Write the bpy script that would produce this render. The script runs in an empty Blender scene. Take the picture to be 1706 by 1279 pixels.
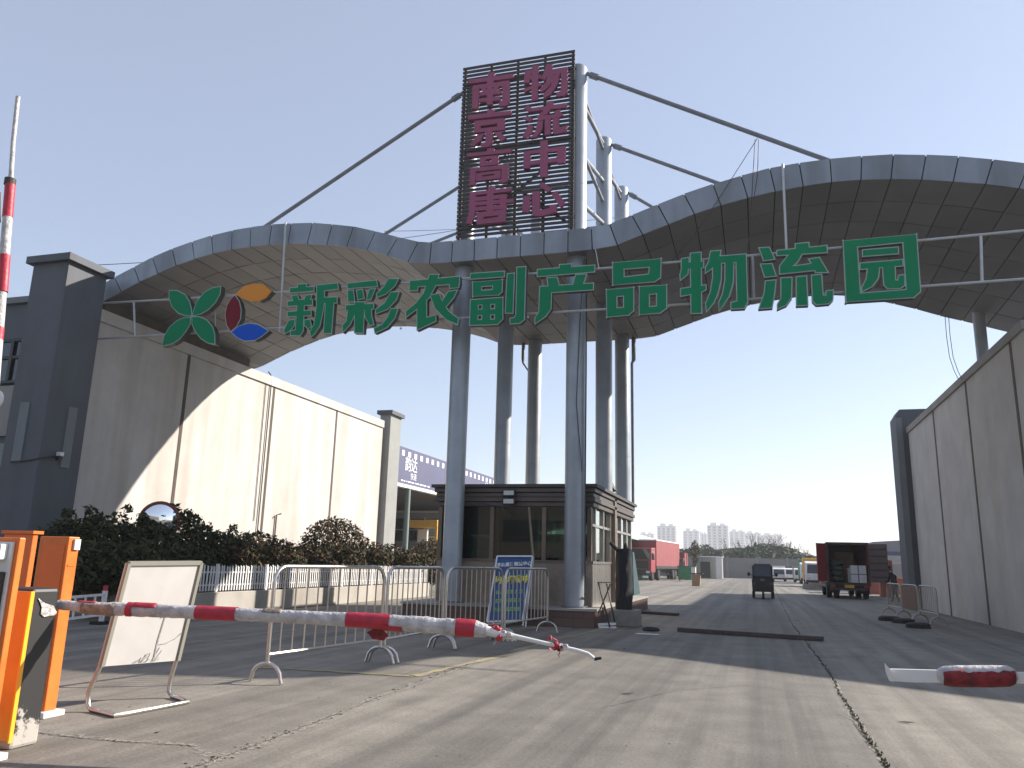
import bpy, math, random
import numpy as np
from mathutils import Vector, Matrix, geometry
rnd = random.Random(7)
R_ = math.radians
scn = bpy.context.scene
COL = scn.collection

# ------------------------------------------------------------------ camera
CAM_H = 1.35
FPX, PITCH, ROLL, YAW = 1322.1, 0.22094, 0.025823, 0.2982
CX, CY = 853.0, 639.5
_F = Vector((-math.sin(YAW)*math.cos(PITCH), math.cos(YAW)*math.cos(PITCH), math.sin(PITCH)))
_r0 = Vector((math.cos(YAW), math.sin(YAW), 0)); _u0 = _r0.cross(_F)
_Rt = math.cos(ROLL)*_r0 + math.sin(ROLL)*_u0
_U = -math.sin(ROLL)*_r0 + math.cos(ROLL)*_u0
cam_d = bpy.data.cameras.new('camera'); cam = bpy.data.objects.new('camera', cam_d); COL.objects.link(cam)
m = Matrix((_Rt, _U, -_F)).transposed().to_4x4(); m.translation = (0, 0, CAM_H); cam.matrix_world = m
cam_d.sensor_width = 36; cam_d.lens = FPX/1706*36; cam_d.clip_end = 6000; cam_d.clip_start = 0.05
scn.camera = cam

# ------------------------------------------------------------------ world, sun, exposure
SUN = Vector((1.0, 0.72, 0.72)).normalized()
w = bpy.data.worlds.new('World'); scn.world = w; w.use_nodes = True
nt = w.node_tree; nt.nodes.clear()
sky = nt.nodes.new('ShaderNodeTexSky'); sky.sky_type = 'NISHITA'; sky.sun_disc = False
sky.sun_elevation = math.asin(SUN.z); sky.sun_rotation = math.atan2(SUN.x, SUN.y)
sky.air_density = 1.0; sky.dust_density = 0.4; sky.ozone_density = 1.6; sky.altitude = 50
bg = nt.nodes.new('ShaderNodeBackground'); bg.inputs[1].default_value = 0.108
wo = nt.nodes.new('ShaderNodeOutputWorld')
veil = nt.nodes.new('ShaderNodeMix'); veil.data_type = 'RGBA'; veil.inputs['Factor'].default_value = 0.52   # an even winter haze over the whole sky
veil.inputs['B'].default_value = (2.75, 2.95, 3.65, 1); nt.links.new(sky.outputs[0], veil.inputs['A'])
nt.links.new(veil.outputs['Result'], bg.inputs[0]); nt.links.new(bg.outputs[0], wo.inputs[0])
sd = bpy.data.lights.new('sun', 'SUN'); sd.energy = 4.8; sd.angle = R_(0.6); sd.color = (1.0, 0.92, 0.83)
so = bpy.data.objects.new('sun', sd); COL.objects.link(so); so.rotation_euler = SUN.to_track_quat('Z', 'Y').to_euler()
scn.view_settings.view_transform = 'Standard'; scn.view_settings.look = 'None'
scn.view_settings.exposure = 0.95; scn.view_settings.gamma = 1.0
scn.cycles.max_bounces = 8; scn.cycles.volume_bounces = 1; scn.cycles.transparent_max_bounces = 16
scn.cycles.use_denoising = True

# ------------------------------------------------------------------ placing: a photo point on a real plane of the place
def ray(px, py): return _Rt*(px-CX) + _U*(CY-py) + _F*FPX
def on(px, py, ax, v):
    d = ray(px, py); o = Vector((0, 0, CAM_H)); return o + d*((v-o[ax])/d[ax])
def atX(px, py, v): return on(px, py, 0, v)
def atY(px, py, v): return on(px, py, 1, v)
def atZ(px, py, v=0.0): return on(px, py, 2, v)

# ------------------------------------------------------------------ materials
MATS = {}
def mat(name, col, rough=0.6, metal=0.0, var=0.0, vscale=3.0, col2=None, bump=0.0, bscale=40.0, stretch=None, spec=0.5, streak=0.0, island=0.0):
    if name in MATS: return MATS[name]
    mt = bpy.data.materials.new(name); mt.use_nodes = True; t = mt.node_tree; b = t.nodes['Principled BSDF']
    b.inputs['Roughness'].default_value = rough; b.inputs['Metallic'].default_value = metal
    b.inputs['Specular IOR Level'].default_value = spec
    c = (*col, 1)
    b.inputs['Base Color'].default_value = c
    if var > 0 or col2 or bump > 0 or streak > 0:
        tc = t.nodes.new('ShaderNodeTexCoord'); mp = t.nodes.new('ShaderNodeMapping')
        t.links.new(tc.outputs['Object'], mp.inputs[0])
        if stretch: mp.inputs['Scale'].default_value = stretch
    if var > 0 or col2:
        n = t.nodes.new('ShaderNodeTexNoise'); n.inputs['Scale'].default_value = vscale; n.inputs['Detail'].default_value = 6
        n.inputs['Roughness'].default_value = 0.62
        t.links.new(mp.outputs[0], n.inputs['Vector'])
        cr = t.nodes.new('ShaderNodeValToRGB'); cr.color_ramp.elements[0].position = 0.33; cr.color_ramp.elements[1].position = 0.68
        k2 = col2 if col2 else tuple(x*(1-var) for x in col)
        cr.color_ramp.elements[0].color = (*k2, 1); cr.color_ramp.elements[1].color = (*[min(1, x*(1+var*0.4)) for x in col], 1)
        t.links.new(n.outputs['Fac'], cr.inputs[0]); src = cr.outputs[0]
        if streak > 0:
            m2 = t.nodes.new('ShaderNodeMapping'); m2.inputs['Scale'].default_value = (.9, .9, 0.07)
            t.links.new(tc.outputs['Object'], m2.inputs[0])
            n2 = t.nodes.new('ShaderNodeTexNoise'); n2.inputs['Scale'].default_value = 1.6; n2.inputs['Detail'].default_value = 5
            t.links.new(m2.outputs[0], n2.inputs['Vector'])
            r2 = t.nodes.new('ShaderNodeValToRGB'); r2.color_ramp.elements[0].position = 0.35; r2.color_ramp.elements[1].position = 0.6
            g = 1-streak; r2.color_ramp.elements[0].color = (g, g*0.97, g*0.93, 1); r2.color_ramp.elements[1].color = (1, 1, 1, 1)
            t.links.new(n2.outputs['Fac'], r2.inputs[0])
            mx = t.nodes.new('ShaderNodeMix'); mx.data_type = 'RGBA'; mx.blend_type = 'MULTIPLY'; mx.inputs['Factor'].default_value = 1
            t.links.new(src, mx.inputs['A']); t.links.new(r2.outputs[0], mx.inputs['B']); src = mx.outputs['Result']
        if island > 0:
            ge = t.nodes.new('ShaderNodeNewGeometry'); mr_ = t.nodes.new('ShaderNodeMapRange'); mr_.inputs['To Min'].default_value = 1-island; mr_.inputs['To Max'].default_value = 1+island*.5
            t.links.new(ge.outputs['Random Per Island'], mr_.inputs['Value'])
            m3 = t.nodes.new('ShaderNodeMix'); m3.data_type = 'RGBA'; m3.blend_type = 'MULTIPLY'; m3.inputs['Factor'].default_value = 1
            t.links.new(src, m3.inputs['A']); t.links.new(mr_.outputs[0], m3.inputs['B']); src = m3.outputs['Result']
        t.links.new(src, b.inputs['Base Color'])
        rr = t.nodes.new('ShaderNodeMapRange'); rr.inputs['To Min'].default_value = max(0.05, rough-0.1); rr.inputs['To Max'].default_value = min(1, rough+0.12)
        t.links.new(n.outputs['Fac'], rr.inputs['Value']); t.links.new(rr.outputs[0], b.inputs['Roughness'])
    if bump > 0:
        nb = t.nodes.new('ShaderNodeTexNoise'); nb.inputs['Scale'].default_value = bscale; nb.inputs['Detail'].default_value = 4
        t.links.new(mp.outputs[0], nb.inputs['Vector'])
        bp = t.nodes.new('ShaderNodeBump'); bp.inputs['Strength'].default_value = bump; bp.inputs['Distance'].default_value = 0.02
        t.links.new(nb.outputs['Fac'], bp.inputs['Height']); t.links.new(bp.outputs[0], b.inputs['Normal'])
    MATS[name] = mt; return mt
def glass(name, tint, refl=0.25, rough=0.02):
    mt = bpy.data.materials.new(name); mt.use_nodes = True; t = mt.node_tree; t.nodes.clear()
    o = t.nodes.new('ShaderNodeOutputMaterial'); tr = t.nodes.new('ShaderNodeBsdfTransparent'); tr.inputs[0].default_value = (*tint, 1)
    gl = t.nodes.new('ShaderNodeBsdfGlossy'); gl.inputs['Roughness'].default_value = rough; gl.inputs[0].default_value = (.9, .95, .93, 1)
    fr = t.nodes.new('ShaderNodeFresnel'); fr.inputs[0].default_value = 1.45
    ad = t.nodes.new('ShaderNodeMath'); ad.operation = 'ADD'; ad.inputs[1].default_value = refl
    mx = t.nodes.new('ShaderNodeMixShader')
    t.links.new(fr.outputs[0], ad.inputs[0]); t.links.new(ad.outputs[0], mx.inputs[0]); t.links.new(tr.outputs[0], mx.inputs[1]); t.links.new(gl.outputs[0], mx.inputs[2])
    t.links.new(mx.outputs[0], o.inputs[0]); return mt

# ------------------------------------------------------------------ mesh builder
class MB:
    def __init__(s): s.v = []; s.f = []
    def add(s, vs, fs):
        n = len(s.v); s.v += [tuple(x) for x in vs]; s.f += [tuple(i+n for i in f) for f in fs]; return s
    def box(s, x0, y0, z0, x1, y1, z1):
        vs = [(x0,y0,z0),(x1,y0,z0),(x1,y1,z0),(x0,y1,z0),(x0,y0,z1),(x1,y0,z1),(x1,y1,z1),(x0,y1,z1)]
        return s.add(vs, [(0,3,2,1),(4,5,6,7),(0,1,5,4),(1,2,6,5),(2,3,7,6),(3,0,4,7)])
    def obox(s, c, ax, ay, az, hx, hy, hz):
        c = Vector(c); ax = Vector(ax).normalized(); ay = Vector(ay).normalized(); az = Vector(az).normalized()
        vs = [c + ax*(hx*i) + ay*(hy*j) + az*(hz*k) for k in (-1, 1) for i, j in ((-1,-1),(1,-1),(1,1),(-1,1))]
        return s.add(vs, [(0,3,2,1),(4,5,6,7),(0,1,5,4),(1,2,6,5),(2,3,7,6),(3,0,4,7)])
    def bar(s, a, b, w_, h_=None, up=(0,0,1)):
        a = Vector(a); b = Vector(b); d = (b-a); L = d.length; d.normalize(); up = Vector(up)
        x = d.cross(up)
        if x.length < 1e-4: x = d.cross(Vector((1,0,0)))
        x.normalize(); u = x.cross(d); h_ = h_ or w_
        return s.obox((a+b)/2, x, d, u, w_/2, L/2, h_/2)
    def tube(s, pts, r, n=10, caps=True):
        pts = [Vector(p) for p in pts]; rs = r if isinstance(r, (list, tuple)) else [r]*len(pts)
        rings = []; prev = None
        for i, p in enumerate(pts):
            a = pts[max(i-1, 0)]; b = pts[min(i+1, len(pts)-1)]; d = (b-a).normalized()
            if prev is None:
                x = d.cross(Vector((0,0,1)))
                if x.length < 1e-3: x = Vector((1,0,0))
            else: x = prev - d*prev.dot(d)
            x.normalize(); prev = x; y = d.cross(x)
            rings.append([p + (x*math.cos(2*math.pi*k/n) + y*math.sin(2*math.pi*k/n))*rs[i] for k in range(n)])
        vs = [v for rg in rings for v in rg]; fs = []
        for i in range(len(pts)-1):
            for k in range(n):
                fs.append((i*n+k, i*n+(k+1)%n, (i+1)*n+(k+1)%n, (i+1)*n+k))
        if caps: fs += [tuple(range(n-1, -1, -1)), tuple((len(pts)-1)*n+k for k in range(n))]
        return s.add(vs, fs)
    def prism(s, poly, off):
        n = len(poly); poly = [Vector(p) for p in poly]; off = Vector(off)
        return s.add(poly + [p+off for p in poly], [tuple(range(n)), tuple(range(2*n-1, n-1, -1))] + [(i, i+n, (i+1)%n+n, (i+1)%n) for i in range(n)])
    def quad(s, a, b, c, d): return s.add([a, b, c, d], [(0,1,2,3)])
    def ball(s, c, rx, ry, rz, nu=12, nv=8):
        c = Vector(c); vs = []; fs = []
        for j in range(nv+1):
            th = math.pi*j/nv
            for i in range(nu):
                ph = 2*math.pi*i/nu; vs.append(c + Vector((rx*math.sin(th)*math.cos(ph), ry*math.sin(th)*math.sin(ph), rz*math.cos(th))))
        for j in range(nv):
            for i in range(nu): fs.append((j*nu+i, (j+1)*nu+i, (j+1)*nu+(i+1)%nu, j*nu+(i+1)%nu))
        return s.add(vs, fs)
    def wheel(s, c, ax, r, w_, n=16):
        c = Vector(c); ax = Vector(ax).normalized(); return s.tube([c-ax*w_/2, c-ax*w_*.38, c+ax*w_*.38, c+ax*w_/2], [r*.9, r, r, r*.9], n)
    def build(s, name, m_, parent=None, smooth=False, bevel=0.0, kind=None):
        me = bpy.data.meshes.new(name); 
        org = Vector((0,0,0))
        me.from_pydata([tuple(v) for v in s.v], [], s.f); me.update()
        import bmesh
        bm = bmesh.new(); bm.from_mesh(me); bmesh.ops.recalc_face_normals(bm, faces=bm.faces); bm.to_mesh(me); bm.free()
        me.materials.append(m_)
        if smooth: me.shade_smooth()
        o = bpy.data.objects.new(name, me); COL.objects.link(o)
        if smooth:
            try: me.set_sharp_from_angle(angle=R_(40))
            except Exception: pass
        if bevel > 0:
            b = o.modifiers.new('bevel', 'BEVEL'); b.width = bevel; b.segments = 2; b.limit_method = 'ANGLE'; b.harden_normals = False
        if parent is not None: attach(o, parent)
        if kind: o['kind'] = kind
        return o
def attach(o, parent):
    o.parent = parent
    wp = parent.matrix_local.copy(); p = parent
    while p.parent is not None:
        wp = p.parent.matrix_local @ p.matrix_parent_inverse @ wp if False else wp; p = p.parent
    # parts are modelled in place: cancel the transform of the root empty once
    if parent.type == 'EMPTY': o.matrix_parent_inverse = Matrix.Translation(-Vector(parent.location))
def thing(name, label, cat, loc=(0,0,0), group=None):
    o = bpy.data.objects.new(name, None); COL.objects.link(o); o.location = loc; o.empty_display_size = 0.3
    return tag(o, label, cat, group)
def tag(o, label=None, cat=None, group=None, kind=None):
    if label: o['label'] = label
    if cat: o['category'] = cat
    if group: o['group'] = group
    if kind: o['kind'] = kind
    return o
def dup(root, loc, rotz=0.0, label=None):
    def rec(o, par):
        c = o.copy(); COL.objects.link(c)
        if par is not None: c.parent = par
        for ch in list(o.children): rec(ch, c)
        return c
    c = rec(root, None); c.location = loc; c.rotation_euler = (0, 0, rotz)
    if label: c['label'] = label
    return c
def lerp(a, b, t): return a + (b-a)*t
def itp(x, xs, ys): return float(np.interp(x, xs, ys))

# polygons (possibly overlapping) -> one flat mesh by constrained triangulation, extruded
def union_tris(polys):
    vs = []; fs = []
    for p in polys:
        a = sum(p[i][0]*p[(i+1)%len(p)][1]-p[(i+1)%len(p)][0]*p[i][1] for i in range(len(p)))
        if a < 0: p = p[::-1]
        k = len(vs); vs += [Vector(q) for q in p]; fs.append(list(range(k, k+len(p))))
    r = geometry.delaunay_2d_cdt(vs, [], fs, 0, 1e-5)
    ov, of, oof = r[0], r[2], r[5]
    return [tuple(v) for v in ov], [tuple(f) for f, o in zip(of, oof) if len(o) > 0]
def grow(p, d):
    n = len(p); a = sum(p[i][0]*p[(i+1)%n][1]-p[(i+1)%n][0]*p[i][1] for i in range(n))
    if a < 0: p = p[::-1]
    out = []
    for i in range(n):
        p0 = Vector(p[i-1]); p1 = Vector(p[i]); p2 = Vector(p[(i+1)%n])
        e1 = (p1-p0).normalized(); e2 = (p2-p1).normalized()
        n1 = Vector((e1.y, -e1.x)); n2 = Vector((e2.y, -e2.x)); b = n1+n2
        if b.length < 0.3: b = n1
        b = b.normalized(); k = max(0.5, b.dot(n1)); q = p1 + b*(d/k); out.append((q.x, q.y))
    return out
def glyph(polys, to3, depth, mb=None):
    v, f = union_tris(polys); mb = mb or MB(); n = len(v)
    front = [to3(*q, 0.0) for q in v]; back = [to3(*q, depth) for q in v]
    cnt = {}
    for t_ in f:
        for i in range(len(t_)):
            e = (t_[i], t_[(i+1)%len(t_)]); cnt[e] = 1
    side = [(a+0, b+0, b+n, a+n) for (a, b) in cnt if (b, a) not in cnt]
    return mb.add(front+back, list(f) + [tuple(i+n for i in t_[::-1]) for t_ in f] + side)
def text_mesh(body, size, m_, name, mw, parent, ext=0.01, off=0.0):
    c = bpy.data.curves.new('lettering', 'FONT'); c.body = body; c.size = size; c.extrude = ext; c.offset = off; c.align_x = 'CENTER'; c.align_y = 'CENTER'
    o = bpy.data.objects.new('lettering', c); COL.objects.link(o)
    dg = bpy.context.evaluated_depsgraph_get(); me = bpy.data.meshes.new_from_object(o.evaluated_get(dg))
    bpy.data.objects.remove(o); me.transform(mw); me.materials.clear(); me.materials.append(m_)
    t = bpy.data.objects.new(name, me); COL.objects.link(t)
    if parent is not None: attach(t, parent)
    return t

# ------------------------------------------------------------------ palette
M = dict(
 cream=mat('cream_render', (.56,.53,.495), .85, var=.10, vscale=1.2, bump=.15, bscale=60, streak=.17),
 greywall=mat('grey_render', (.30,.29,.27), .85, var=.10, vscale=1.0, bump=.12, bscale=60, streak=.10),
 slate=mat('slate_paint', (.098,.108,.125), .7, var=.15, vscale=1.2, bump=.08, bscale=50, streak=.12),
 slate_l=mat('slate_paint_trim', (.17,.185,.19), .7, var=.12, vscale=1.5),
 groove=mat('dark_joint', (.025,.024,.022), .9),
 joint=mat('brown_joint', (.10,.08,.06), .85, var=.3, vscale=2),
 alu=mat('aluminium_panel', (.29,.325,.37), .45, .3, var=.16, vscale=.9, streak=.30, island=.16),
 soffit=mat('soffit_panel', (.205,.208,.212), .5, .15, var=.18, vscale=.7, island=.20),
 steelcol=mat('column_steel', (.37,.41,.45), .42, .3, var=.16, vscale=1.6, streak=.18),
 tubegrey=mat('tube_steel', (.20,.21,.23), .5, .4, var=.2, vscale=5),
 galv=mat('galvanised', (.55,.56,.57), .35, .8, var=.15, vscale=8),
 chrome=mat('stainless', (.58,.55,.51), .30, 1.0, var=.12, vscale=9),
 rail=mat('sign_rail', (.50,.51,.52), .5, .3, var=.15, vscale=6),
 slat=mat('slat_brown', (.038,.030,.028), .55, var=.35, vscale=3),
 red_char=mat('faded_red_face', (.29,.062,.135), .55, var=.16, vscale=1.2),
 green=mat('green_acrylic', (.002,.215,.092), .6, var=.08, vscale=.8, spec=.15),
 letter_side=mat('letter_side', (.055,.075,.065), .5, .2),
 rimm=mat('letter_rim', (.36,.42,.38), .5, .2, var=.15, vscale=6),
 orange=mat('emblem_orange', (.70,.27,.04), .55, spec=.15), maroon=mat('emblem_maroon', (.17,.010,.022), .6, spec=.15), blue=mat('emblem_blue', (.004,.085,.52), .6, spec=.15),
 black=mat('black_paint', (.018,.018,.019), .45, var=.3, vscale=6), rubber=mat('rubber', (.014,.014,.015), .8, var=.3, vscale=9),
 white=mat('white_paint', (.72,.71,.69), .5, var=.10, vscale=4), whitedirty=mat('dirty_white', (.53,.51,.50), .5, var=.38, vscale=11, bump=.9, bscale=26),
 red=mat('red_tape', (.46,.022,.045), .5, var=.3, vscale=8, bump=.35, bscale=22),
 reddark=mat('worn_red_tape', (.24,.016,.022), .7, var=.6, vscale=18, bump=.6, bscale=30),
 koran=mat('orange_sheet', (.78,.185,.025), .42, var=.22, vscale=4, streak=.18),
 cabyel=mat('amber_panel', (.72,.30,.02), .45, var=.12, vscale=3),
 glassd=glass('tinted_glass', (.28,.37,.33), .03), glassc=glass('clear_glass', (.75,.80,.78), .03), glasss=glass('side_window_glass', (.25,.30,.29), .38), glassb=mat('dark_glass', (.015,.02,.022), .06, spec=.8),
 brown=mat('bronze_cladding', (.115,.095,.085), .45, .3, var=.2, vscale=2), bronze=mat('bronze_frame', (.19,.145,.105), .4, .4, var=.15, vscale=5),
 beige=mat('stone_panel', (.30,.245,.19), .5, var=.30, vscale=2.2, streak=.15), brick=None,
 inox=mat('inox_panel', (.42,.40,.37), .28, .7, var=.18, vscale=2, stretch=(3,3,.5)),
 concrete=mat('old_concrete', (.26,.245,.22), .9, var=.3, vscale=3, bump=.4, bscale=30),
 truckred=mat('truck_red', (.30,.035,.04), .45, var=.2, vscale=1.5), tarpred=mat('tarp_red', (.27,.05,.055), .7, var=.25, vscale=1.2),
 teal=mat('teal_cloth', (.018,.075,.085), .7, var=.2, vscale=3), sheetw=mat('roof_white', (.70,.70,.68), .6, var=.1, vscale=1),
 navy=mat('navy_banner', (.085,.090,.165), .6, var=.10, vscale=.6), bannerw=mat('banner_white', (.80,.80,.82), .6),
 yellow=mat('yellow_paint', (.75,.42,.06), .5, var=.15, vscale=3), binG=mat('bin_green', (.03,.22,.10), .5, var=.15, vscale=3),
 card=mat('cardboard', (.35,.23,.13), .8, var=.15, vscale=4), apart=mat('apartment_wall', (.46,.45,.45), .8, var=.06, vscale=.05),
 apart2=mat('apartment_balcony', (.66,.65,.64), .8), awin=mat('apartment_window', (.10,.12,.15), .3),
 bark=mat('bark', (.10,.075,.06), .9, var=.2, vscale=6), skin=mat('skin', (.45,.27,.19), .6), cloth=mat('dark_clothes', (.016,.017,.021), .85, var=.3, vscale=8),
 hair=mat('hair', (.012,.010,.009), .6), mirror=mat('mirror_face', (.85,.86,.87), .05, 1.0), wirem=mat('wire', (.04,.04,.045), .6),
 sboard=mat('sign_blue', (.006,.065,.20), .4, var=.12, vscale=3), syel=mat('sign_yellow', (.72,.66,.05), .5), sgrn=mat('sign_green', (.25,.55,.10), .5),
 paper=mat('paper', (.74,.73,.71), .7), rust=mat('rusty_steel', (.085,.065,.055), .7, .3, var=.4, vscale=5), pink=mat('salmon_paint', (.55,.20,.14), .6, var=.2, vscale=1.5),
 stone=mat('floor_slab', (.33,.31,.28), .7, var=.15, vscale=3),
)
def foliage(name, a, b, c):
    mt = bpy.data.materials.new(name); mt.use_nodes = True; t = mt.node_tree; p = t.nodes['Principled BSDF']
    g = t.nodes.new('ShaderNodeNewGeometry'); cr = t.nodes.new('ShaderNodeValToRGB')
    cr.color_ramp.elements[0].color = (*a, 1); cr.color_ramp.elements[1].color = (*c, 1)
    e = cr.color_ramp.elements.new(.55); e.color = (*b, 1)
    t.links.new(g.outputs['Random Per Island'], cr.inputs[0]); t.links.new(cr.outputs[0], p.inputs['Base Color'])
    p.inputs['Roughness'].default_value = .65; p.inputs['Specular IOR Level'].default_value = .15; p.inputs['Transmission Weight'].default_value = 0
    return mt
M['leaf'] = foliage('hedge_leaf', (.020,.028,.014), (.038,.050,.020), (.075,.070,.030))
M['leafred'] = foliage('reddish_hedge_leaf', (.028,.032,.016), (.055,.054,.024), (.12,.062,.036))
M['leaffar'] = foliage('far_leaf', (.030,.050,.028), (.050,.080,.040), (.080,.110,.055))
def brickmat(name, c1, c2, mo, sx, sy, msize=.02):
    mt = bpy.data.materials.new(name); mt.use_nodes = True; t = mt.node_tree; p = t.nodes['Principled BSDF']
    tc = t.nodes.new('ShaderNodeTexCoord'); sp = t.nodes.new('ShaderNodeSeparateXYZ'); cb = t.nodes.new('ShaderNodeCombineXYZ'); ad = t.nodes.new('ShaderNodeMath')
    t.links.new(tc.outputs['Object'], sp.inputs[0]); t.links.new(sp.outputs[0], ad.inputs[0]); t.links.new(sp.outputs[1], ad.inputs[1])
    t.links.new(ad.outputs[0], cb.inputs[0]); t.links.new(sp.outputs[2], cb.inputs[1])
    br = t.nodes.new('ShaderNodeTexBrick'); br.inputs['Scale'].default_value = 1; br.inputs['Brick Width'].default_value = sx; br.inputs['Row Height'].default_value = sy
    br.inputs['Mortar Size'].default_value = msize*sy; br.inputs['Color1'].default_value = (*c1, 1); br.inputs['Color2'].default_value = (*c2, 1); br.inputs['Mortar'].default_value = (*mo, 1)
    t.links.new(cb.outputs[0], br.inputs['Vector']); t.links.new(br.outputs['Color'], p.inputs['Base Color']); p.inputs['Roughness'].default_value = .55; return mt
M['brick'] = brickmat('plinth_tile', (.105,.058,.045), (.125,.072,.055), (.05,.035,.03), .45, .2, .03)

# ------------------------------------------------------------------ ground
def ground_mat():
    mt = bpy.data.materials.new('concrete_yard'); mt.use_nodes = True; t = mt.node_tree; p = t.nodes['Principled BSDF']; L = t.links.new
    tc = t.nodes.new('ShaderNodeTexCoord')
    def noise(scale, det, vec=None, sc=None):
        n = t.nodes.new('ShaderNodeTexNoise'); n.inputs['Scale'].default_value = scale; n.inputs['Detail'].default_value = det; n.inputs['Roughness'].default_value = .6
        if sc:
            mp = t.nodes.new('ShaderNodeMapping'); mp.inputs['Scale'].default_value = sc; L(tc.outputs['Object'], mp.inputs[0]); L(mp.outputs[0], n.inputs['Vector'])
        else: L(tc.outputs['Object'], n.inputs['Vector'])
        return n.outputs['Fac']
    def ramp(src, p0, c0, p1, c1):
        r = t.nodes.new('ShaderNodeValToRGB'); r.color_ramp.elements[0].position = p0; r.color_ramp.elements[0].color = (*c0, 1)
        r.color_ramp.elements[1].position = p1; r.color_ramp.elements[1].color = (*c1, 1); L(src, r.inputs[0]); return r.outputs[0]
    def mul(a, b, f=1.0):
        x = t.nodes.new('ShaderNodeMix'); x.data_type = 'RGBA'; x.blend_type = 'MULTIPLY'; x.inputs['Factor'].default_value = f; L(a, x.inputs['A']); L(b, x.inputs['B']); return x.outputs['Result']
    base = ramp(noise(.35, 8), .3, (.255,.233,.198), .7, (.322,.297,.252))
    mid = ramp(noise(2.3, 6), .35, (.82,.81,.80), .62, (1.03,1.02,1.0))
    fine = ramp(noise(38, 6), .32, (.70,.70,.70), .66, (1.12,1.12,1.12))
    grain = ramp(noise(210, 3), .34, (.72,.72,.72), .7, (1.10,1.10,1.10))
    tyre = ramp(noise(1.0, 6, sc=(2.6, .045, 1)), .38, (.60,.60,.61), .60, (1.0,1.0,1.0))
    stain = ramp(noise(.9, 7, sc=(1, .5, 1)), .30, (.66,.65,.64), .46, (1,1,1))
    c = mul(mul(mul(mul(mul(base, mid), fine), grain), tyre), stain, .8)
    # the driven lane between the two joints is a darker, older slab
    sp = t.nodes.new('ShaderNodeSeparateXYZ'); L(tc.outputs['Object'], sp.inputs[0])
    def step(a, b):
        r = t.nodes.new('ShaderNodeMapRange'); r.inputs['From Min'].default_value = a; r.inputs['From Max'].default_value = b; L(sp.outputs[0], r.inputs['Value']); return r.outputs[0]
    mm = t.nodes.new('ShaderNodeMath'); mm.operation = 'MULTIPLY'; L(step(-2.95, -2.75), mm.inputs[0]); L(step(0.78, 0.66), mm.inputs[1])
    lane = ramp(mm.outputs[0], 0, (1,1,1), 1, (.78,.785,.80))
    c = mul(c, lane); L(c, p.inputs['Base Color'])
    rr = t.nodes.new('ShaderNodeMapRange'); rr.inputs['To Min'].default_value = .62; rr.inputs['To Max'].default_value = .95; L(noise(2.0, 5), rr.inputs['Value']); L(rr.outputs[0], p.inputs['Roughness'])
    bp = t.nodes.new('ShaderNodeBump'); bp.inputs['Strength'].default_value = .35; bp.inputs['Distance'].default_value = .01
    L(noise(60, 6), bp.inputs['Height']); L(bp.outputs[0], p.inputs['Normal']); return mt
g = MB().quad((-1350,-78,0), (1350,-78,0), (1350,1350,0), (-1350,1350,0)).build('ground', ground_mat()); tag(g, kind='structure')

def strip(name, pts, wid, mtl, z=.004, jag=0.0, sub=6):
    mb = MB(); P = []
    for i in range(len(pts)-1):
        for k in range(sub): P.append(lerp(Vector(pts[i]), Vector(pts[i+1]), k/sub))
    P.append(Vector(pts[-1])); L = []; 
    for i, p in enumerate(P):
        d = (P[min(i+1, len(P)-1)]-P[max(i-1, 0)]).normalized(); n = Vector((-d.y, d.x, 0))
        j = n*rnd.uniform(-jag, jag); ww = wid*(1+rnd.uniform(-.6, .6)*(jag > 0))
        L.append((p+j+n*ww/2, p+j-n*ww/2))
    for (a, b), (c, d) in zip(L, L[1:]): mb.quad((a.x,a.y,z), (c.x,c.y,z), (d.x,d.y,z), (b.x,b.y,z))
    o = mb.build(name, mtl); tag(o, kind='structure'); return o
crackm = mat('crack_fill', (.035,.032,.024), .95, var=.5, vscale=20)
rubblem = mat('broken_edge', (.27,.245,.21), .95, var=.45, vscale=30, bump=.4, bscale=60)
jl = [atZ(x, y) for x, y in ((320,1279),(430,1240),(560,1190),(700,1135),(790,1103),(845,1088),(905,1068))]
strip('concrete_joint', jl, .010, mat('joint_fill', (.085,.075,.065), .95, var=.4, vscale=20), jag=.012, sub=24)
strip('broken_edge', [atZ(x, y) for x, y in ((330,1275),(430,1240),(560,1190),(700,1135),(790,1103),(845,1088))], .075, rubblem, z=.002, jag=.04, sub=20)
jr = [atZ(x, y) for x, y in ((1478,1279),(1440,1220),(1405,1165),(1380,1118),(1352,1082),(1320,1040),(1302,1005),(1290,980))]
strip('concrete_joint', jr, .022, crackm, jag=.018, sub=14)
strip('broken_edge', jr[:5], .05, rubblem, z=.002, jag=.02, sub=14)
for pts in (((1000,1180),(1130,1150),(1250,1142)), ((1395,1190),(1420,1200),(1440,1228)), ((1180,1040),(1300,1052),(1420,1062)), ((1085,1010),(1200,1012),(1330,1010))):
    strip('concrete_joint', [atZ(x, y) for x, y in pts], .007, mat('joint_fill', (.085,.075,.065)), jag=.012, sub=16)
def fadedyellow():
    mt = mat('faded_yellow_line', (.33,.265,.115), .85, var=.3, vscale=6, col2=(.235,.205,.165)); return mt
for pts in (((430,1112),(560,1119),(690,1127)), ((690,1127),(760,1110),(850,1090)), ((850,1086),(930,1065),(1010,1046))):
    strip('yellow_line', [atZ(x, y) for x, y in pts], .11, fadedyellow(), z=.006, jag=.004, sub=8)
strip('broken_edge', [atZ(x, y) for x, y in ((20,1213),(90,1222),(200,1233),(325,1241),(350,1262))], .05, rubblem, z=.002, jag=.04, sub=20)
strip('concrete_joint', [atZ(x, y) for x, y in ((20,1216),(90,1225),(200,1236),(325,1243))], .008, mat('joint_fill', (.085,.075,.065)), jag=.012, sub=20)
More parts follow.
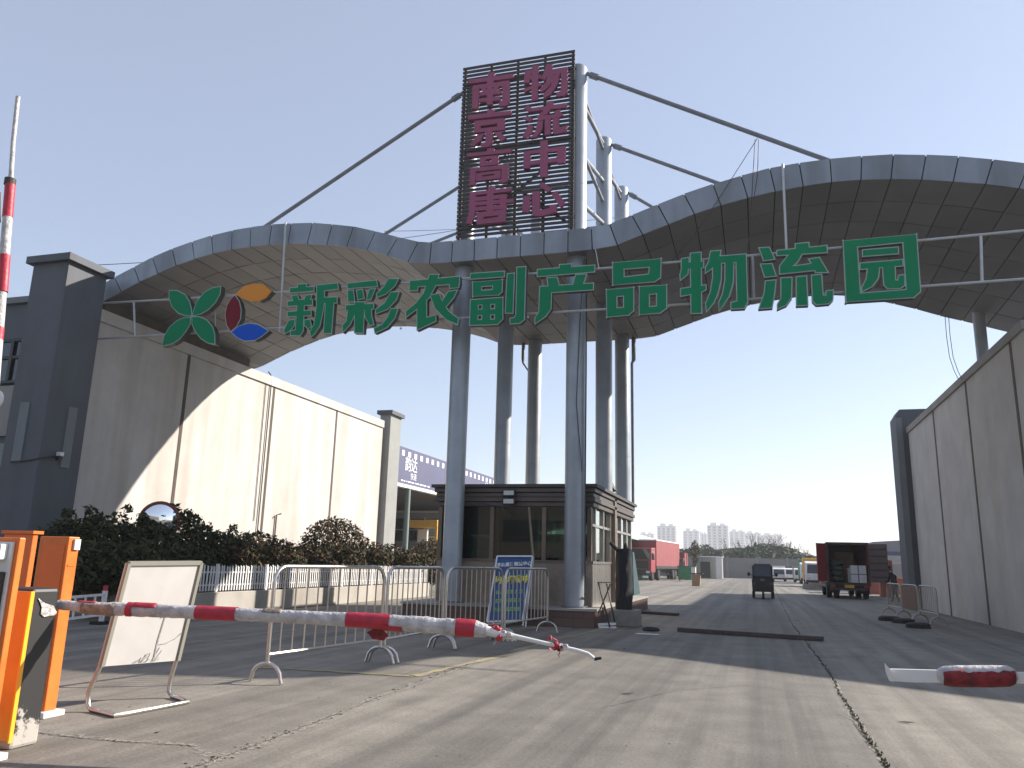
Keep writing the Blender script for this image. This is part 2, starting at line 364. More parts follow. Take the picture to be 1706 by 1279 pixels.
# weeds growing in the right joint and grit along the left one
wb = MB()
for i in range(230):
    k = rnd.random(); j = min(int(k*5), 4); p = lerp(jr[j], jr[j+1], rnd.random()); h = rnd.uniform(.01, .035)
    x = p.x+rnd.gauss(0, .011); y = p.y+rnd.gauss(0, .03); a = rnd.uniform(0, 6.28); dx, dy = math.cos(a)*.012, math.sin(a)*.012
    wb.add([(x-dx,y-dy,.003), (x+dx,y+dy,.003), (x+rnd.uniform(-.02,.02),y+rnd.uniform(-.02,.02),h)], [(0,1,2)])
tag(wb.build('weeds', mat('dry_weed', (.07,.07,.03), .9)), 'low dry weeds growing in the joint right of the lane', 'weeds', kind='stuff')
gb = MB()
for i in range(260):
    j = rnd.randrange(len(jl)-1); p = lerp(jl[j], jl[j+1], rnd.random()); s = rnd.uniform(.003, .009)
    x = p.x+rnd.gauss(0, .05); y = p.y+rnd.gauss(0, .05); gb.obox((x,y,s*.5+.002), (rnd.random()+.1,rnd.random(),0), (-rnd.random(),rnd.random()+.1,0), (0,0,1), s, s*.7, s*.5)
for i in range(60):
    p = atZ(rnd.uniform(60,1650), rnd.uniform(1090,1279)); s = rnd.uniform(.002, .006); gb.obox((p.x,p.y,s*.5), (1,rnd.random(),0), (-rnd.random(),1,0), (0,0,1), s, s*.7, s*.4)
tag(gb.build('grit', rubblem), 'loose concrete crumbs and grit along the broken joint', 'grit', kind='stuff')
# fallen leaves / litter
for i, (x, y, lab) in enumerate(((1040,1082,'brown leaf lying in the lane short of the shadow'), (1045,1157,'dark flat scrap lying in the middle of the near lane'), (1510,1205,'dark twig scrap on the concrete at the right'),
        (260,1223,'curled leaf on concrete in front of the board stand'), (190,1236,'small dead leaf near the black cabinet'), (215,1180,'leaf fragment beside the base of the board stand'))):
    p = atZ(x, y); mb = MB(); a = rnd.uniform(-.5, .5); L = .085 if i in (1, 2) else .03
    ca, sa = math.cos(a), math.sin(a); pts = [(-L,0,.006),(-L*.3,L*.28,.014),(L,.1*L,.02),(L*.2,-L*.22,.008)]
    mb.add([(p.x+u*ca-v*sa, p.y+u*sa+v*ca, zz) for u, v, zz in pts], [(0,1,2,3)])
    tag(mb.build('fallen_leaf', mat('dead_leaf', (.06,.04,.025), .9)), lab, 'leaf', 'scraps and leaves on the concrete')

# ------------------------------------------------------------------ the entrance gate
YF, YR = 17.5, 25.4
bot = [(150,512),(170,503),(199.6,487),(228,471),(255,458.7),(282,446),(310,435),(340,425.5),(370.5,417.5),(430.6,408),(490.7,404.9),(552,408),(582.5,411),(614,417),(646,425),(674,435),(692.5,439.8),(745,437),(781,434),(855,427),(930.4,420.7),(968,417.4),(1007.6,412.5),(1027.5,408),(1047,400),(1084.7,384.6),(1125.7,368.5),(1163.8,353),(1206,340),(1247,329),(1291,318.7),(1336.7,309.9),(1383.6,303),(1432,299),(1480,298),(1531.5,298.5),(1581,301.4),(1631,304.7),(1684,311),(1706,314.7)]
top = [(130,497),(166,476),(193,460),(220,446),(248.6,430.8),(278.7,417),(308.8,405.8),(338.8,395.4),(399,380.5),(463.8,372.3),(527,370.7),(592,377.3),(625,385),(657,393),(687,401),(712,404.3),(745,401.7),(818,395.4),(892.7,388),(968,380.3),(1006,376.5),(1037.8,364),(1070,351),(1109.6,334),(1152,317.8),(1194.6,304),(1240,290.9),(1285.4,279),(1332,271),(1380.7,264.5),(1430,260),(1481.7,256.8),(1535,257.3),(1586,259),(1637.7,263),(1694,270.5),(1706,272.5)]
B3 = [atY(x, y, YF) for x, y in bot]; T3 = [atY(x, y, YF) for x, y in top]
bx = [p.x for p in B3]; bz = [p.z for p in B3]; tx = [p.x for p in T3]; tz = [p.z for p in T3]
for dx in ():     # the right arch runs on out of the picture as the left one does
    bx.append(3.3+dx); bz.append(itp(-11.9-dx, bx[:40], bz[:40])-.12); tx.append(3.3+dx); tz.append(itp(-11.9-dx, tx[:37], tz[:37])-.12)
for X_, z_ in ((6.3,8.93), (7.0,8.66), (7.9,8.35), (9.8,8.05)): bx.append(X_); bz.append(z_); tx.append(X_); tz.append(z_+.78)
XL, XR = bx[0]-.15, 9.7
XE = lambda Y: 7.35 + 2.3*(Y-YF)/(YR-YF)
zb = lambda x: itp(x, bx, bz)
zt = lambda x: itp(x, tx, tz)
gate = thing('entrance_gate', 'wide entrance gate with wavy grey panelled canopy on tall steel columns', 'gate', (-5.4, 21.5, 0))
def dip(x, Y): return .32*min(1, max(0, (x-3.0)/2.6))*(Y-YF)/(YR-YF)     # the back edge hangs a little lower at the right
def canopy():
    N = round((XR-XL)/.6); xs = [XL+(XR-XL)*i/N for i in range(N+1)]
    # slope-following seams: the top end of each seam is shifted along the normal
    def topx(x):
        s = (zb(x+.25)-zb(x-.25))/.5; return x - s*.75
    fas = MB(); rear = MB(); sof = MB(); back = MB(); roof = MB()
    gp = .012; rows = [YF+(YR-YF)*k/7 for k in range(8)]
    for i in range(N):
        a, b = xs[i]+gp, xs[i+1]-gp; ta, tb = topx(xs[i])+gp, topx(xs[i+1])-gp
        if tb-ta < .05: ta, tb = a, b
        K = 2
        A, Bx = xs[i], xs[i+1]; u = .036
        for Y, mbb, th in ((YF, fas, .05), (YR, rear, -.05)):
            if Bx > XE(Y): continue
            e_ = [rnd.uniform(-.007,.007) for _ in range(4)]; mbb.prism([(a,Y+e_[0],zb(a)-dip(a,Y)), (b,Y+e_[1],zb(b)-dip(b,Y)), (tb,Y+e_[2],zt(tb)), (ta,Y+e_[3],zt(ta))], (0, th, 0))
            Y2 = Y + th*1.04; back.quad((A,Y2,zb(A)+.01-dip(A,Y)), (Bx,Y2,zb(Bx)+.01-dip(Bx,Y)), (Bx,Y2,zt(Bx)-.01), (A,Y2,zt(A)-.01))
        for k in range(7):
            if Bx > XE(rows[k]): continue
            y0, y1 = rows[k]+gp+(.05 if k == 0 else 0), rows[k+1]-gp-(.05 if k == 6 else 0)
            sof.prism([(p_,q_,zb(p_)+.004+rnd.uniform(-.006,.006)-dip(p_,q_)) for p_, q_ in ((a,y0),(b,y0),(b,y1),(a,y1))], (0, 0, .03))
            q0, q1 = rows[k]+(.06 if k == 0 else 0), rows[k+1]-(.06 if k == 6 else 0)
            back.quad(*[(p_,q_,zb(p_)+u-dip(p_,q_)) for p_, q_ in ((A,q0),(Bx,q0),(Bx,q1),(A,q1))])
            roof.quad((A,q0,zt(A)-.03), (Bx,q0,zt(Bx)-.03), (Bx,q1,zt(Bx)-.03), (A,q1,zt(A)-.03))
    back.quad((XL,YF+.06,zb(XL)), (XL,YR-.06,zb(XL)), (XL,YR-.06,zt(XL)-.03), (XL,YF+.06,zt(XL)-.03))
    e0, e1 = XE(YF)-.45, XE(YR)-.45; back.quad((e0,YF+.06,zb(e0)), (e1,YR-.06,zb(e1)), (e1,YR-.06,zt(e1)-.03), (e0,YF+.06,zt(e0)-.03))
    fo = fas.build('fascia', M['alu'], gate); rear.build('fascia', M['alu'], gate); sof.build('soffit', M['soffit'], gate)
    back.build('canopy_frame', M['groove'], gate); roof.build('canopy_roof', M['alu'], gate)
canopy()
CXS = (-6.9, -3.95); CYS = (18.0, 21.7, 25.0); CR = .235; CTOP = 13.95
for X in CXS:
    for j, Y in enumerate(CYS):
        c = MB().tube([(X,Y,.40), (X,Y,CTOP-.05), (X,Y,CTOP)], [CR, CR, CR*.9], 28).build('column', M['steelcol'], gate, smooth=True)
        for z in (1.02, 2.62, 4.7, 7.0, 10.6):
            rg = MB().tube([(X,Y,z-.006), (X,Y,z+.006)], CR+.003, 28).build('weld_ring', M['steelcol'], None, smooth=True); rg.parent = c
        ft = MB().tube([(X,Y,.402), (X,Y,.44)], CR+.07, 20).build('base_plate', M['tubegrey'], None); ft.parent = c
# truss between the posts above the canopy
def strut(a, b, r=.06, name='strut'):
    a, b = Vector(a), Vector(b); return MB().tube([a, b], r, 10).build(name, M['tubegrey'], gate, smooth=True)
for X in CXS:
    for za, Ya, zb_, Yb in ((13.15,18,13.75,21.7), (11.6,18,12.55,21.7), (10.25,18,11.2,21.7), (13.0,21.7,13.75,25), (11.4,21.7,12.2,25)):
        strut((X,Ya,za), (X,Yb,zb_))
    for z in (13.55, 11.85):
        strut((X,18,z), (X,21.7,z), .05); strut((X,21.7,z-.1), (X,25,z-.1), .05)
for z in (10.9, 12.6):
    for Y in (21.7, 25.0): strut((CXS[0],Y,z), (CXS[1],Y,z), .05)
# stays to the canopy
def stay(X, Y, px, py, zt0=13.75):
    a = Vector((X, Y, zt0)); e = atY(px, py, Y); d = (e-a); sgn = 1 if d.x > 0 else -1
    a2 = a + Vector((sgn*CR, 0, 0)); e2 = a + d*1.06
    dd = (e2-a2).normalized()
    s_ = MB().tube([a2+dd*.28, e2], .055, 10).build('stay', M['tubegrey'], gate, smooth=True)
    lug = MB().tube([a2-dd*.02, a2+dd*.14], .05, 8).tube([a2+dd*.10, a2+dd*.34], .085, 10); lo = lug.build('turnbuckle', M['tubegrey'], None); lo.parent = s_
stay(CXS[1], 18.0, 1370, 264); stay(CXS[1], 21.7, 1190, 303); stay(CXS[1], 25.0, 1088, 346)
stay(CXS[0], 18.0, 450, 372); stay(CXS[0], 21.7, 645, 388); stay(CXS[0], 25.0, 722, 404)
pr = atY(1634, 560, 24.6)
MB().tube([(pr.x, 24.6, 0), (pr.x, 24.6, zb(pr.x)+.1)], .16, 18).build('column', M['steelcol'], gate, smooth=True)
# rain pipes hanging at the back edge of the canopy
p0 = atY(872, 573, 25.2); 
MB().tube([(p0.x,25.2,8.7),(p0.x,25.2,8.15),(p0.x,25.2,8.0),(p0.x+.28,25.2,7.6),(p0.x+.3,25.2,7.2),(p0.x+.3,25.2,3.0)], [.06,.06,.035,.035,.035,.035], 8).build('drain_pipe', M['tubegrey'], gate, smooth=True)
MB().tube([(-3.60,25.2,8.7),(-3.60,25.2,7.9),(-3.66,25.2,7.8),(-3.66,25.2,3.0)], [.07,.07,.045,.045], 8).build('drain_pipe', M['tubegrey'], gate, smooth=True)
MB().tube([(-3.68,17.86,8.6),(-3.67,17.85,6),(-3.68,17.86,3),(-3.68,17.87,.45)], .018, 6).build('cable', M['wirem'], gate)
MB().tube([(-3.72,17.80,8.6),(-3.80,17.77,7.2),(-3.88,17.76,5.0),(-3.74,17.79,3.4)], .010, 6).build('cable', M['wirem'], gate)

# ------------------------------------------------------------------ slatted sign tower with the eight red characters
YS = 17.62
tl, tr = atY(771, 116, YS), atY(957, 89, YS)
zs0, zs1 = 9.35, (tl.z+tr.z)/2
sx0, sx1 = atY(766, 250, YS).x, atY(957, 235, YS).x
tower = thing('slatted_sign', 'tall dark slatted sign with eight faded red characters above the gate', 'sign', ((sx0+sx1)/2, YS, zs0))
sl = MB(); n = 42; pitch = (zs1-zs0)/n
for i in range(n+1):
    z = zs0 + i*pitch; sl.box(sx0, YS-.011, z, sx1, YS+.011, z+pitch*.64)
sl.build('slats', M['slat'], tower)
fr = MB()
for k in range(5):
    x = lerp(sx0+.06, sx1-.06, k/4); fr.box(x-.035, YS+.034, zs0-.15, x+.035, YS+.10, zs1+pitch*.5)
for z in (zs0+.3, (zs0+zs1)/2, zs1-.4): fr.box(sx0, YS+.104, z, sx1, YS+.15, z+.07)
fr.bar((sx0+.2,YS+.13,zs0+.2), (sx1-.4,YS+.13,zs0+2.0), .06); fr.bar((sx1-.2,YS+.13,zs0+.2), (sx0+.6,YS+.13,zs0+2.0), .06)
fr.build('frame', M['slat'], tower)

def ring(o, h):          # outer TL TR RL BR BL ; hole TL TR BR BL
    TL, TR, RL, BR, BL = o; a, b, c, d = h
    return [[TL, a, d, BL], [TL, TR, b, a], [TR, RL, BR, c, b], [BR, BL, d, c]]
RG = (765,80,100/799); RH = (765,230,100/799); RI = (855,80,110/879); RJ = (855,230,110/879)
REDS = [
 ('character', RG, [[(388,325),(468,320),(445,500),(365,500)], [(130,420),(720,340),(710,395),(130,470)], [(180,500),(265,490),(250,800),(172,800)], [(180,500),(665,430),(665,495),(180,545)], [(575,440),(665,430),(662,730),(620,765),(525,770),(530,720),(575,700)], [(275,590),(555,560),(555,605),(275,630)], [(275,670),(545,640),(545,690),(270,715)], [(370,500),(445,495),(440,745),(365,750)], [(290,535),(340,525),(375,575),(320,585)], [(470,510),(530,505),(490,575),(440,565)]]),
 ('character', RG, [[(375,820),(460,815),(460,880),(375,890)], [(120,895),(690,830),(690,880),(120,950)]] + ring([(200,970),(600,930),(600,1060),(600,1085),(200,1125)], [(280,1030),(505,1000),(505,1042),(280,1072)]) + [[(350,1090),(440,1080),(440,1240),(400,1310),(290,1320),(290,1265),(350,1250)], [(245,1150),(330,1135),(280,1230),(190,1300),(140,1290)], [(465,1120),(530,1110),(620,1190),(560,1240)]]),
 ('character', RH, [[(370,140),(460,130),(460,180),(370,190)], [(105,205),(690,140),(690,185),(105,245)]] + ring([(275,250),(515,225),(515,330),(515,345),(275,375)], [(345,280),(430,270),(430,305),(345,315)]) + [[(145,400),(220,395),(212,620),(135,625)], [(145,400),(655,350),(655,400),(145,445)], [(565,360),(655,350),(650,555),(620,585),(525,590),(530,545),(565,540)]] + ring([(228,468),(550,428),(548,520),(545,530),(222,570)], [(305,490),(470,470),(470,495),(305,515)])),
 ('character', RH, [[(385,650),(470,640),(470,705),(385,715)], [(140,720),(690,660),(690,705),(140,760)], [(140,720),(220,715),(215,950),(190,1060),(150,1140),(90,1130),(130,1000)], [(370,700),(455,690),(450,1000),(365,1000)], [(220,785),(630,745),(630,795),(220,835)], [(220,850),(720,805),(720,850),(220,895)], [(220,915),(625,890),(620,940),(220,965)], [(540,750),(630,745),(620,940),(540,940)]] + ring([(235,990),(615,945),(612,1090),(610,1110),(230,1145)], [(320,1045),(525,1020),(522,1047),(318,1078)])),
 ('character', RI, [[(160,300),(245,290),(235,380),(205,460),(140,465),(150,390)], [(200,370),(375,350),(370,395),(200,420)], [(250,235),(330,225),(325,690),(245,700)], [(145,540),(370,455),(370,495),(145,580)], [(440,215),(520,210),(490,320),(420,420),(370,400),(410,320)], [(440,290),(720,255),(720,315),(440,345)], [(640,265),(720,255),(715,590),(670,630),(570,640),(580,590),(635,570)], [(470,330),(545,330),(520,440),(440,540),(370,585),(360,540),(440,440)], [(560,320),(625,320),(590,480),(500,610),(410,665),(395,620),(500,500)]]),
 ('character', RI, [[(145,795),(195,760),(265,810),(220,845)], [(145,930),(190,895),(265,950),(215,975)], [(205,1020),(270,1040),(185,1200),(125,1170)], [(440,710),(525,700),(530,760),(445,770)], [(245,800),(705,735),(705,785),(245,840)], [(440,790),(520,780),(440,880),(360,910),(330,950),(320,910)], [(330,910),(620,870),(620,915),(330,960)], [(540,845),(610,815),(665,890),(600,925)], [(325,970),(395,960),(380,1080),(310,1180),(230,1195),(300,1100)], [(420,950),(495,940),(495,1145),(420,1155)], [(525,935),(605,930),(605,1050),(640,1050),(715,1030),(700,1110),(560,1145),(525,1110)]]),
 ('character', RJ, [[(360,40),(455,25),(455,510),(355,515)], [(140,185),(225,180),(215,395),(135,400)], [(140,180),(690,105),(690,160),(140,215)], [(585,120),(690,105),(685,325),(590,335)], [(215,310),(600,265),(600,310),(215,355)]]),
 ('character', RJ, [[(130,780),(225,765),(205,985),(120,975)], [(255,715),(350,705),(350,960),(490,930),(480,890),(575,885),(575,980),(400,1030),(290,1035),(255,1000)], [(335,620),(395,590),(510,670),(460,715)], [(510,745),(575,700),(690,860),(630,920)]]),
]
def chars(items, Y, depth, parent, face, rim=None, gr=.0):
    for nm, (ox, oy, sc), polys in items:
        pl = []
        for p in polys:
            q = [atY(ox+x*sc, oy+y*sc, Y) for x, y in p]; pl.append([(v.x, v.z) for v in q])
        if rim is None:
            glyph([grow(p, .004) for p in pl], lambda x, z, d: (x, Y+d, z), depth).build(nm, face, parent)
        else:
            # a metal letter body with the acrylic face set 4 mm proud of it
            b = glyph([grow(p, gr*.8) for p in pl], lambda x, z, d: (x, Y+.004+d, z), depth).build(nm, M['letter_side'], parent)
            rp0 = glyph([grow(p, gr) for p in pl], lambda x, z, d: (x, Y-.001+d, z), .008).build('metal_rim', rim, None); rp0.parent = b
            fc = glyph(pl, lambda x, z, d: (x, Y-.004-.004+d, z), .006).build('acrylic_face', face if not isinstance(face, dict) else face[nm], None); fc.parent = b
chars(REDS, YS-.13, .09, tower, M['red_char'])

# ------------------------------------------------------------------ green lettering hung in front of the gate
YL = 17.10
letters = thing('lettering_sign', 'row of large green characters and petal emblem on two rails across the gate', 'sign', (-5, YL, 7.5))
ZA = (465,450,.11723); ZB = (665,430,.12896); ZC = (880,420,.14068); ZD = (1120,400,.11723); ZE = (1255,380,.16999); ZF = (260,460,.11723)
GREENS = [
 ('character', ZA, [[(268,200),(385,198),(385,260),(268,265)], [(158,255),(490,235),(490,290),(158,318)], [(180,372),(252,352),(285,430),(205,450)], [(385,360),(462,350),(432,440),(352,440)], [(122,445),(470,418),(470,490),(122,505)], [(122,592),(450,572),(450,640),(122,655)], [(262,425),(355,415),(340,860),(295,925),(165,922),(165,865),(235,850),(262,480)], [(140,715),(215,705),(215,780),(150,860),(80,895),(75,850)], [(362,710),(435,700),(455,800),(410,825),(362,780)], [(540,215),(825,185),(838,262),(540,300)], [(540,215),(640,215),(640,460),(610,640),(575,790),(500,900),(455,940),(440,870),(500,770),(535,520)], [(540,390),(820,385),(820,460),(540,470)], [(665,450),(775,450),(740,890),(635,895)]]),
 ('character', ZA, [[(975,190),(1380,145),(1395,225),(975,255)], [(975,290),(1050,285),(1070,440),(985,445)], [(1105,290),(1180,275),(1205,395),(1120,415)], [(1285,275),(1360,265),(1300,410),(1245,415)], [(950,500),(1340,475),(1340,545),(950,570)], [(1075,455),(1215,455),(1190,885),(1075,885)], [(985,550),(1085,550),(1065,650),(1005,770),(910,870),(905,790),(960,720)], [(1215,540),(1310,535),(1310,640),(1340,770),(1290,780),(1225,660)], [(1555,125),(1690,125),(1640,220),(1520,330),(1400,380),(1385,335),(1490,240)], [(1590,315),(1700,310),(1660,420),(1540,550),(1380,610),(1375,560),(1500,470)], [(1590,550),(1685,545),(1640,680),(1530,810),(1365,885),(1355,830),(1470,770),(1550,660)]]),
 ('character', ZB, [[(140,295),(775,238),(775,325),(140,370)], [(140,295),(245,290),(235,410),(135,415)], [(655,250),(775,240),(765,375),(655,385)], [(395,214),(510,212),(470,350),(390,500),(300,600),(90,755),(90,690),(220,580),(320,450)], [(235,620),(350,540),(350,770),(470,735),(470,810),(235,920)], [(405,480),(515,460),(560,570),(640,690),(760,780),(750,850),(610,790),(470,650)], [(640,430),(745,415),(700,510),(600,630),(540,610),(560,550)]]),
 ('character', ZB, [[(925,200),(1355,172),(1355,235),(925,265)]] + ring([(955,310),(1330,280),(1325,435),(1280,470),(955,490)], [(1060,360),(1215,350),(1210,410),(1060,420)]) + [[(925,540),(1018,535),(1010,858),(915,862)], [(1078,540),(1180,530),(1175,855),(1072,858)], [(1242,520),(1335,510),(1335,780),(1270,850),(1238,850)], [(925,540),(1335,510),(1335,582),(925,605)], [(925,668),(1335,655),(1335,722),(925,735)], [(920,803),(1330,790),(1270,850),(915,862)], [(1400,205),(1485,195),(1465,705),(1375,705)], [(1525,120),(1632,112),(1612,790),(1560,835),(1440,845),(1435,780),(1490,770),(1512,730)]]),
 ('character', ZC, [[(375,150),(510,142),(510,200),(375,205)], [(112,208),(785,155),(782,228),(112,285)], [(228,305),(340,300),(365,395),(365,430),(245,430)], [(565,270),(685,262),(640,400),(530,400)], [(140,410),(768,368),(768,440),(140,482)], [(140,410),(275,410),(265,670),(200,760),(85,840),(85,775),(130,710)]]),
 ('character', ZC, ring([(1005,125),(1570,78),(1562,300),(1495,345),(1005,385)], [(1130,195),(1440,172),(1430,262),(1130,297)]) + ring([(930,445),(1245,420),(1245,690),(1185,740),(935,765)], [(1045,520),(1135,512),(1135,655),(1045,665)]) + ring([(1320,410),(1635,390),(1635,660),(1560,715),(1320,735)], [(1430,495),(1525,485),(1525,640),(1430,650)])),
 ('character', ZD, [[(135,265),(230,250),(235,330),(215,480),(120,560),(115,490),(135,400)], [(200,325),(440,300),(440,385),(200,410)], [(262,188),(405,175),(412,1030),(272,1035)], [(125,690),(475,640),(475,700),(415,735),(125,790)], [(548,160),(685,150),(665,260),(560,400),(475,460),(475,390),(520,310)], [(590,235),(1045,200),(1045,300),(560,330)], [(910,210),(1045,200),(1065,880),(1020,960),(840,970),(840,890),(925,870)], [(575,310),(695,310),(690,560),(640,760),(590,880),(490,1005),(480,900),(550,720),(580,520)], [(755,290),(870,285),(860,600),(800,800),(670,990),(665,890),(720,760),(755,560)]]),
 ('character', ZE, [[(60,195),(155,190),(205,300),(105,315)], [(75,355),(180,350),(220,465),(115,475)], [(122,520),(218,510),(205,640),(180,775),(60,785),(110,640)], [(415,155),(540,142),(545,210),(415,225)], [(235,220),(718,172),(720,235),(235,265)], [(365,240),(485,235),(430,330),(360,390),(262,440),(262,370)], [(262,390),(600,345),(690,375),(725,430),(615,430),(605,410),(262,445)], [(550,305),(645,290),(725,425),(620,430)], [(275,490),(375,485),(370,680),(320,750),(240,785),(240,745),(275,690)], [(425,480),(518,470),(530,750),(428,755)], [(575,465),(665,455),(680,660),(715,665),(720,615),(780,610),(775,700),(740,735),(620,745),(585,710)]]),
 ('character', ZE, ring([(885,125),(1595,60),(1635,620),(1570,675),(915,720)], [(1015,180),(1470,135),(1505,605),(1045,640)]) + [[(1075,215),(1415,188),(1418,245),(1075,272)], [(1050,345),(1460,310),(1462,365),(1050,400)], [(1125,385),(1235,375),(1220,490),(1160,570),(1070,615),(1065,585),(1110,500)], [(1270,370),(1385,355),(1390,510),(1420,515),(1428,465),(1480,460),(1480,560),(1440,585),(1320,590),(1285,555)]]),
]
chars(GREENS, YL, .15, letters, M['green'], M['rimm'], .022)
PET = [
 ('emblem_petal', ZF, [[(190,205),(300,205),(410,265),(470,360),(500,470),(503,558),(420,555),(320,520),(230,430),(190,310)]]),
 ('emblem_petal', ZF, [[(915,148),(905,250),(840,370),(740,470),(640,530),(520,558),(540,470),(590,350),(690,230),(800,170)]]),
 ('emblem_petal', ZF, [[(490,585),(480,680),(420,780),(330,890),(240,950),(95,985),(120,850),(190,730),(290,640),(390,595)]]),
 ('emblem_petal', ZF, [[(515,578),(620,580),(720,625),(800,720),(828,820),(832,955),(740,945),(640,880),(560,780),(515,680)]])]
chars(PET, YL, .18, letters, M['green'], M['rimm'], .022)
chars([('emblem_leaf', ZF, [[(1140,250),(1250,150),(1380,120),(1510,120),(1630,215),(1560,300),(1470,345),(1350,350),(1240,310)]])], YL, .18, letters, M['orange'], M['orange'], .022)
chars([('emblem_leaf', ZF, [[(1120,275),(1180,360),(1205,480),(1195,600),(1140,710),(1062,780),(1010,700),(985,560),(1010,420),(1060,330)]])], YL, .18, letters, M['maroon'], M['rimm'], .022)
chars([('emblem_leaf', ZF, [[(1075,795),(1180,710),(1320,672),(1450,690),(1590,775),(1500,850),(1400,905),(1260,915),(1160,870)]])], YL, .18, letters, M['blue'], M['rimm'], .022)
YRL = YL+.25
for pts in (((150,506),(280,499),(473,486),(680,471),(998,447.6),(1270,424),(1528,401),(1706,384)), ((150,565),(268,558),(470,546),(690,534.5),(874.7,523),(1125.8,507.7),(1535,477),(1706,464.6))):
    P = [atY(x, y, YRL) for x, y in pts]; P.append(P[-1]+(P[-1]-P[-2])*.9); MB().tube(P, .032, 8).build('rail', M['rail'], letters, smooth=True)
for x, y0, y1 in ((224,503,561), (1635,393,468), (905,455,521), (1255,427,499)):
    MB().tube([atY(x-1, y0, YRL), atY(x+1, y1, YRL)], .03, 8).build('rail_post', M['rail'], letters)
for (xa, ya), (xb, yb) in (((476,371),(466,552)), ((1304,273),(1311,432))):
    MB().tube([atY(xa, ya, YRL), atY(xb, yb, YRL)], .028, 8).build('hanger', M['rail'], letters, smooth=True)
for (xa, ya), (xb, yb) in (((992,415),(998,447)), ((358,505),(360,560))):
    MB().tube([atY(xa, ya, YRL), atY(xb, yb, YRL)], .012, 6).build('hanger', M['rail'], letters)
for x, y in ((668,547),(880,528),(1113,510),(540,545),(600,480),(850,465),(985,450)):
    p = atY(x, y, YRL-.05); MB().tube([p, p+Vector((0,-.02,0))], .03, 8).build('sign_clip', M['white'], letters)
# loose wires tied between stay and lettering
wr = thing('tie_wire', 'thin slack wires hanging from the right stay down to the lettering', 'wire', atY(1262, 230, 17.6))
for pts in (((1262,230),(1195,335),(1150,400),(1115,440)), ((1258,232),(1254,300),(1250,380),(1244,425)), ((1264,232),(1262,290),(1256,330))):
    MB().tube([atY(x, y, 17.40) for x, y in pts], .009, 5).build('strand', M['wirem'], wr)
wb2 = thing('loose_wire', 'thin loose wire hanging under the canopy beside the right wall', 'wire', atY(1580, 530, 25.2))
for o_ in (0, 6): MB().tube([atY(x+o_, y, 25.3) for x, y in ((1573,508),(1577,560),(1582,595),(1590,618),(1597,632))], .010, 5).build('strand', M['wirem'], wb2)

# ------------------------------------------------------------------ left side: wall, pillars, building
LW = -17.7; LH = 8.12
lw = thing('boundary_wall', 'long sunlit cream wall in panels along the left of the entrance', 'wall', (LW, 26, 0))
MB().box(LW-.35, 16.9, 0, LW, 35.75, LH-.35).build('wall_panel', M['cream'], lw)
seams = [21.2, 26.15, 31.08]
for y in seams: MB().box(LW-.05, y-.07, 0, LW+.012, y+.07, LH-.36).build('joint', M['joint'], lw)
MB().box(LW-.42, 16.85, LH-.35, LW+.07, 35.75, LH).build('coping', M['cream'], lw)
cond = MB().tube([(LW+.05,25.6,LH+.12),(LW+.05,25.75,LH+.05),(LW+.05,25.85,LH-.3),(LW+.05,25.85,1.2)], .025, 6).tube([(LW+.03,25.55,LH-.1),(LW+.03,25.6,2.6)], .015, 5)
cond.build('conduit', M['joint'], lw)
MB().tube([(LW+.05,27.0,.6),(LW+.05,27.0,2.9),(LW+.25,27.0,2.95)], .03, 6).build('vent_pipe', M['joint'], lw)
MB().box(LW-.34, 17.56, LH+.002, LW-.04, 24.5, LH+.36).build('canopy_seat', M['joint'], lw)
# near pillar
def pillar(name, label, x0, x1, y0, y1, h, mt, capm, rot=0):
    t = thing(name, label, 'pillar', ((x0+x1)/2, (y0+y1)/2, 0))
    MB().box(x0, y0, 0, x1, y1, h).build('shaft', mt, t)
    MB().box(x0-.14, y0-.14, h, x1+.14, y1+.14, h+.2).build('cap', capm, t, bevel=.01)
    return t
pl = pillar('gate_pillar', 'broad slate grey pillar with flat cap at the near left end of the wall', -18.35, -17.15, 15.55, 16.84, 8.85, M['slate'], M['slate'])
def recess(t, axis, cx, y, z0, z1, w_):
    if axis == 'x': MB().box(cx, y-w_/2, z0, cx+.03, y+w_/2, z1).build('raised_strip', M['slate_l'], t)
    else: MB().box(cx-w_/2, y-.03, z0, cx+w_/2, y, z1).build('raised_strip', M['slate_l'], t)
recess(pl, 'x', -17.15, 16.35, 3.45, 5.05, .28); recess(pl, 'y', -17.85, 15.55, 3.5, 5.05, .30)
cc = thing('security_camera', 'small white camera on the near slate pillar', 'camera', (-17.05,16.1,3.75))
MB().box(-17.12,16.02,3.72,-16.98,16.14,3.82).build('housing', M['white'], cc, bevel=.01)
MB().box(-17.119,16.03,3.62,-17.01,16.13,3.715).build('lens_unit', M['black'], cc)
MB().tube([(-17.12,16.02,3.72),(-17.12,15.8,3.66),(-17.12,15.54,3.6),(-17.4,15.52,3.55),(-18.0,15.52,3.52)], .02, 6).build('cable', M['wirem'], cc)
pillar('gate_pillar', 'slim grey pillar with flat cap at the far end of the cream wall', -18.0, -17.42, 36.0, 37.25, 8.5, mat('pillar_grey', (.27,.275,.26), .8, var=.12, vscale=1.5), M['slate'])
lb = thing('gatehouse', 'dark fronted gatehouse with windows left of the near pillar', 'building', (-22, 20, 0))
MB().box(-30, 16.5, 0, -18.4, 26, 8.15).build('wall', M['slate'], lb)
MB().box(-30, 16.38, 8.15, -18.38, 26.1, 8.33).build('parapet', M['slate_l'], lb)
MB().box(-29.9, 16.42, 5.85, -18.5, 16.47, 7.05).build('window', M['glassb'], lb)
wf = MB()
for z in (5.85, 6.55, 7.05): wf.box(-29.9, 16.36, z-.04, -18.5, 16.41, z+.04)
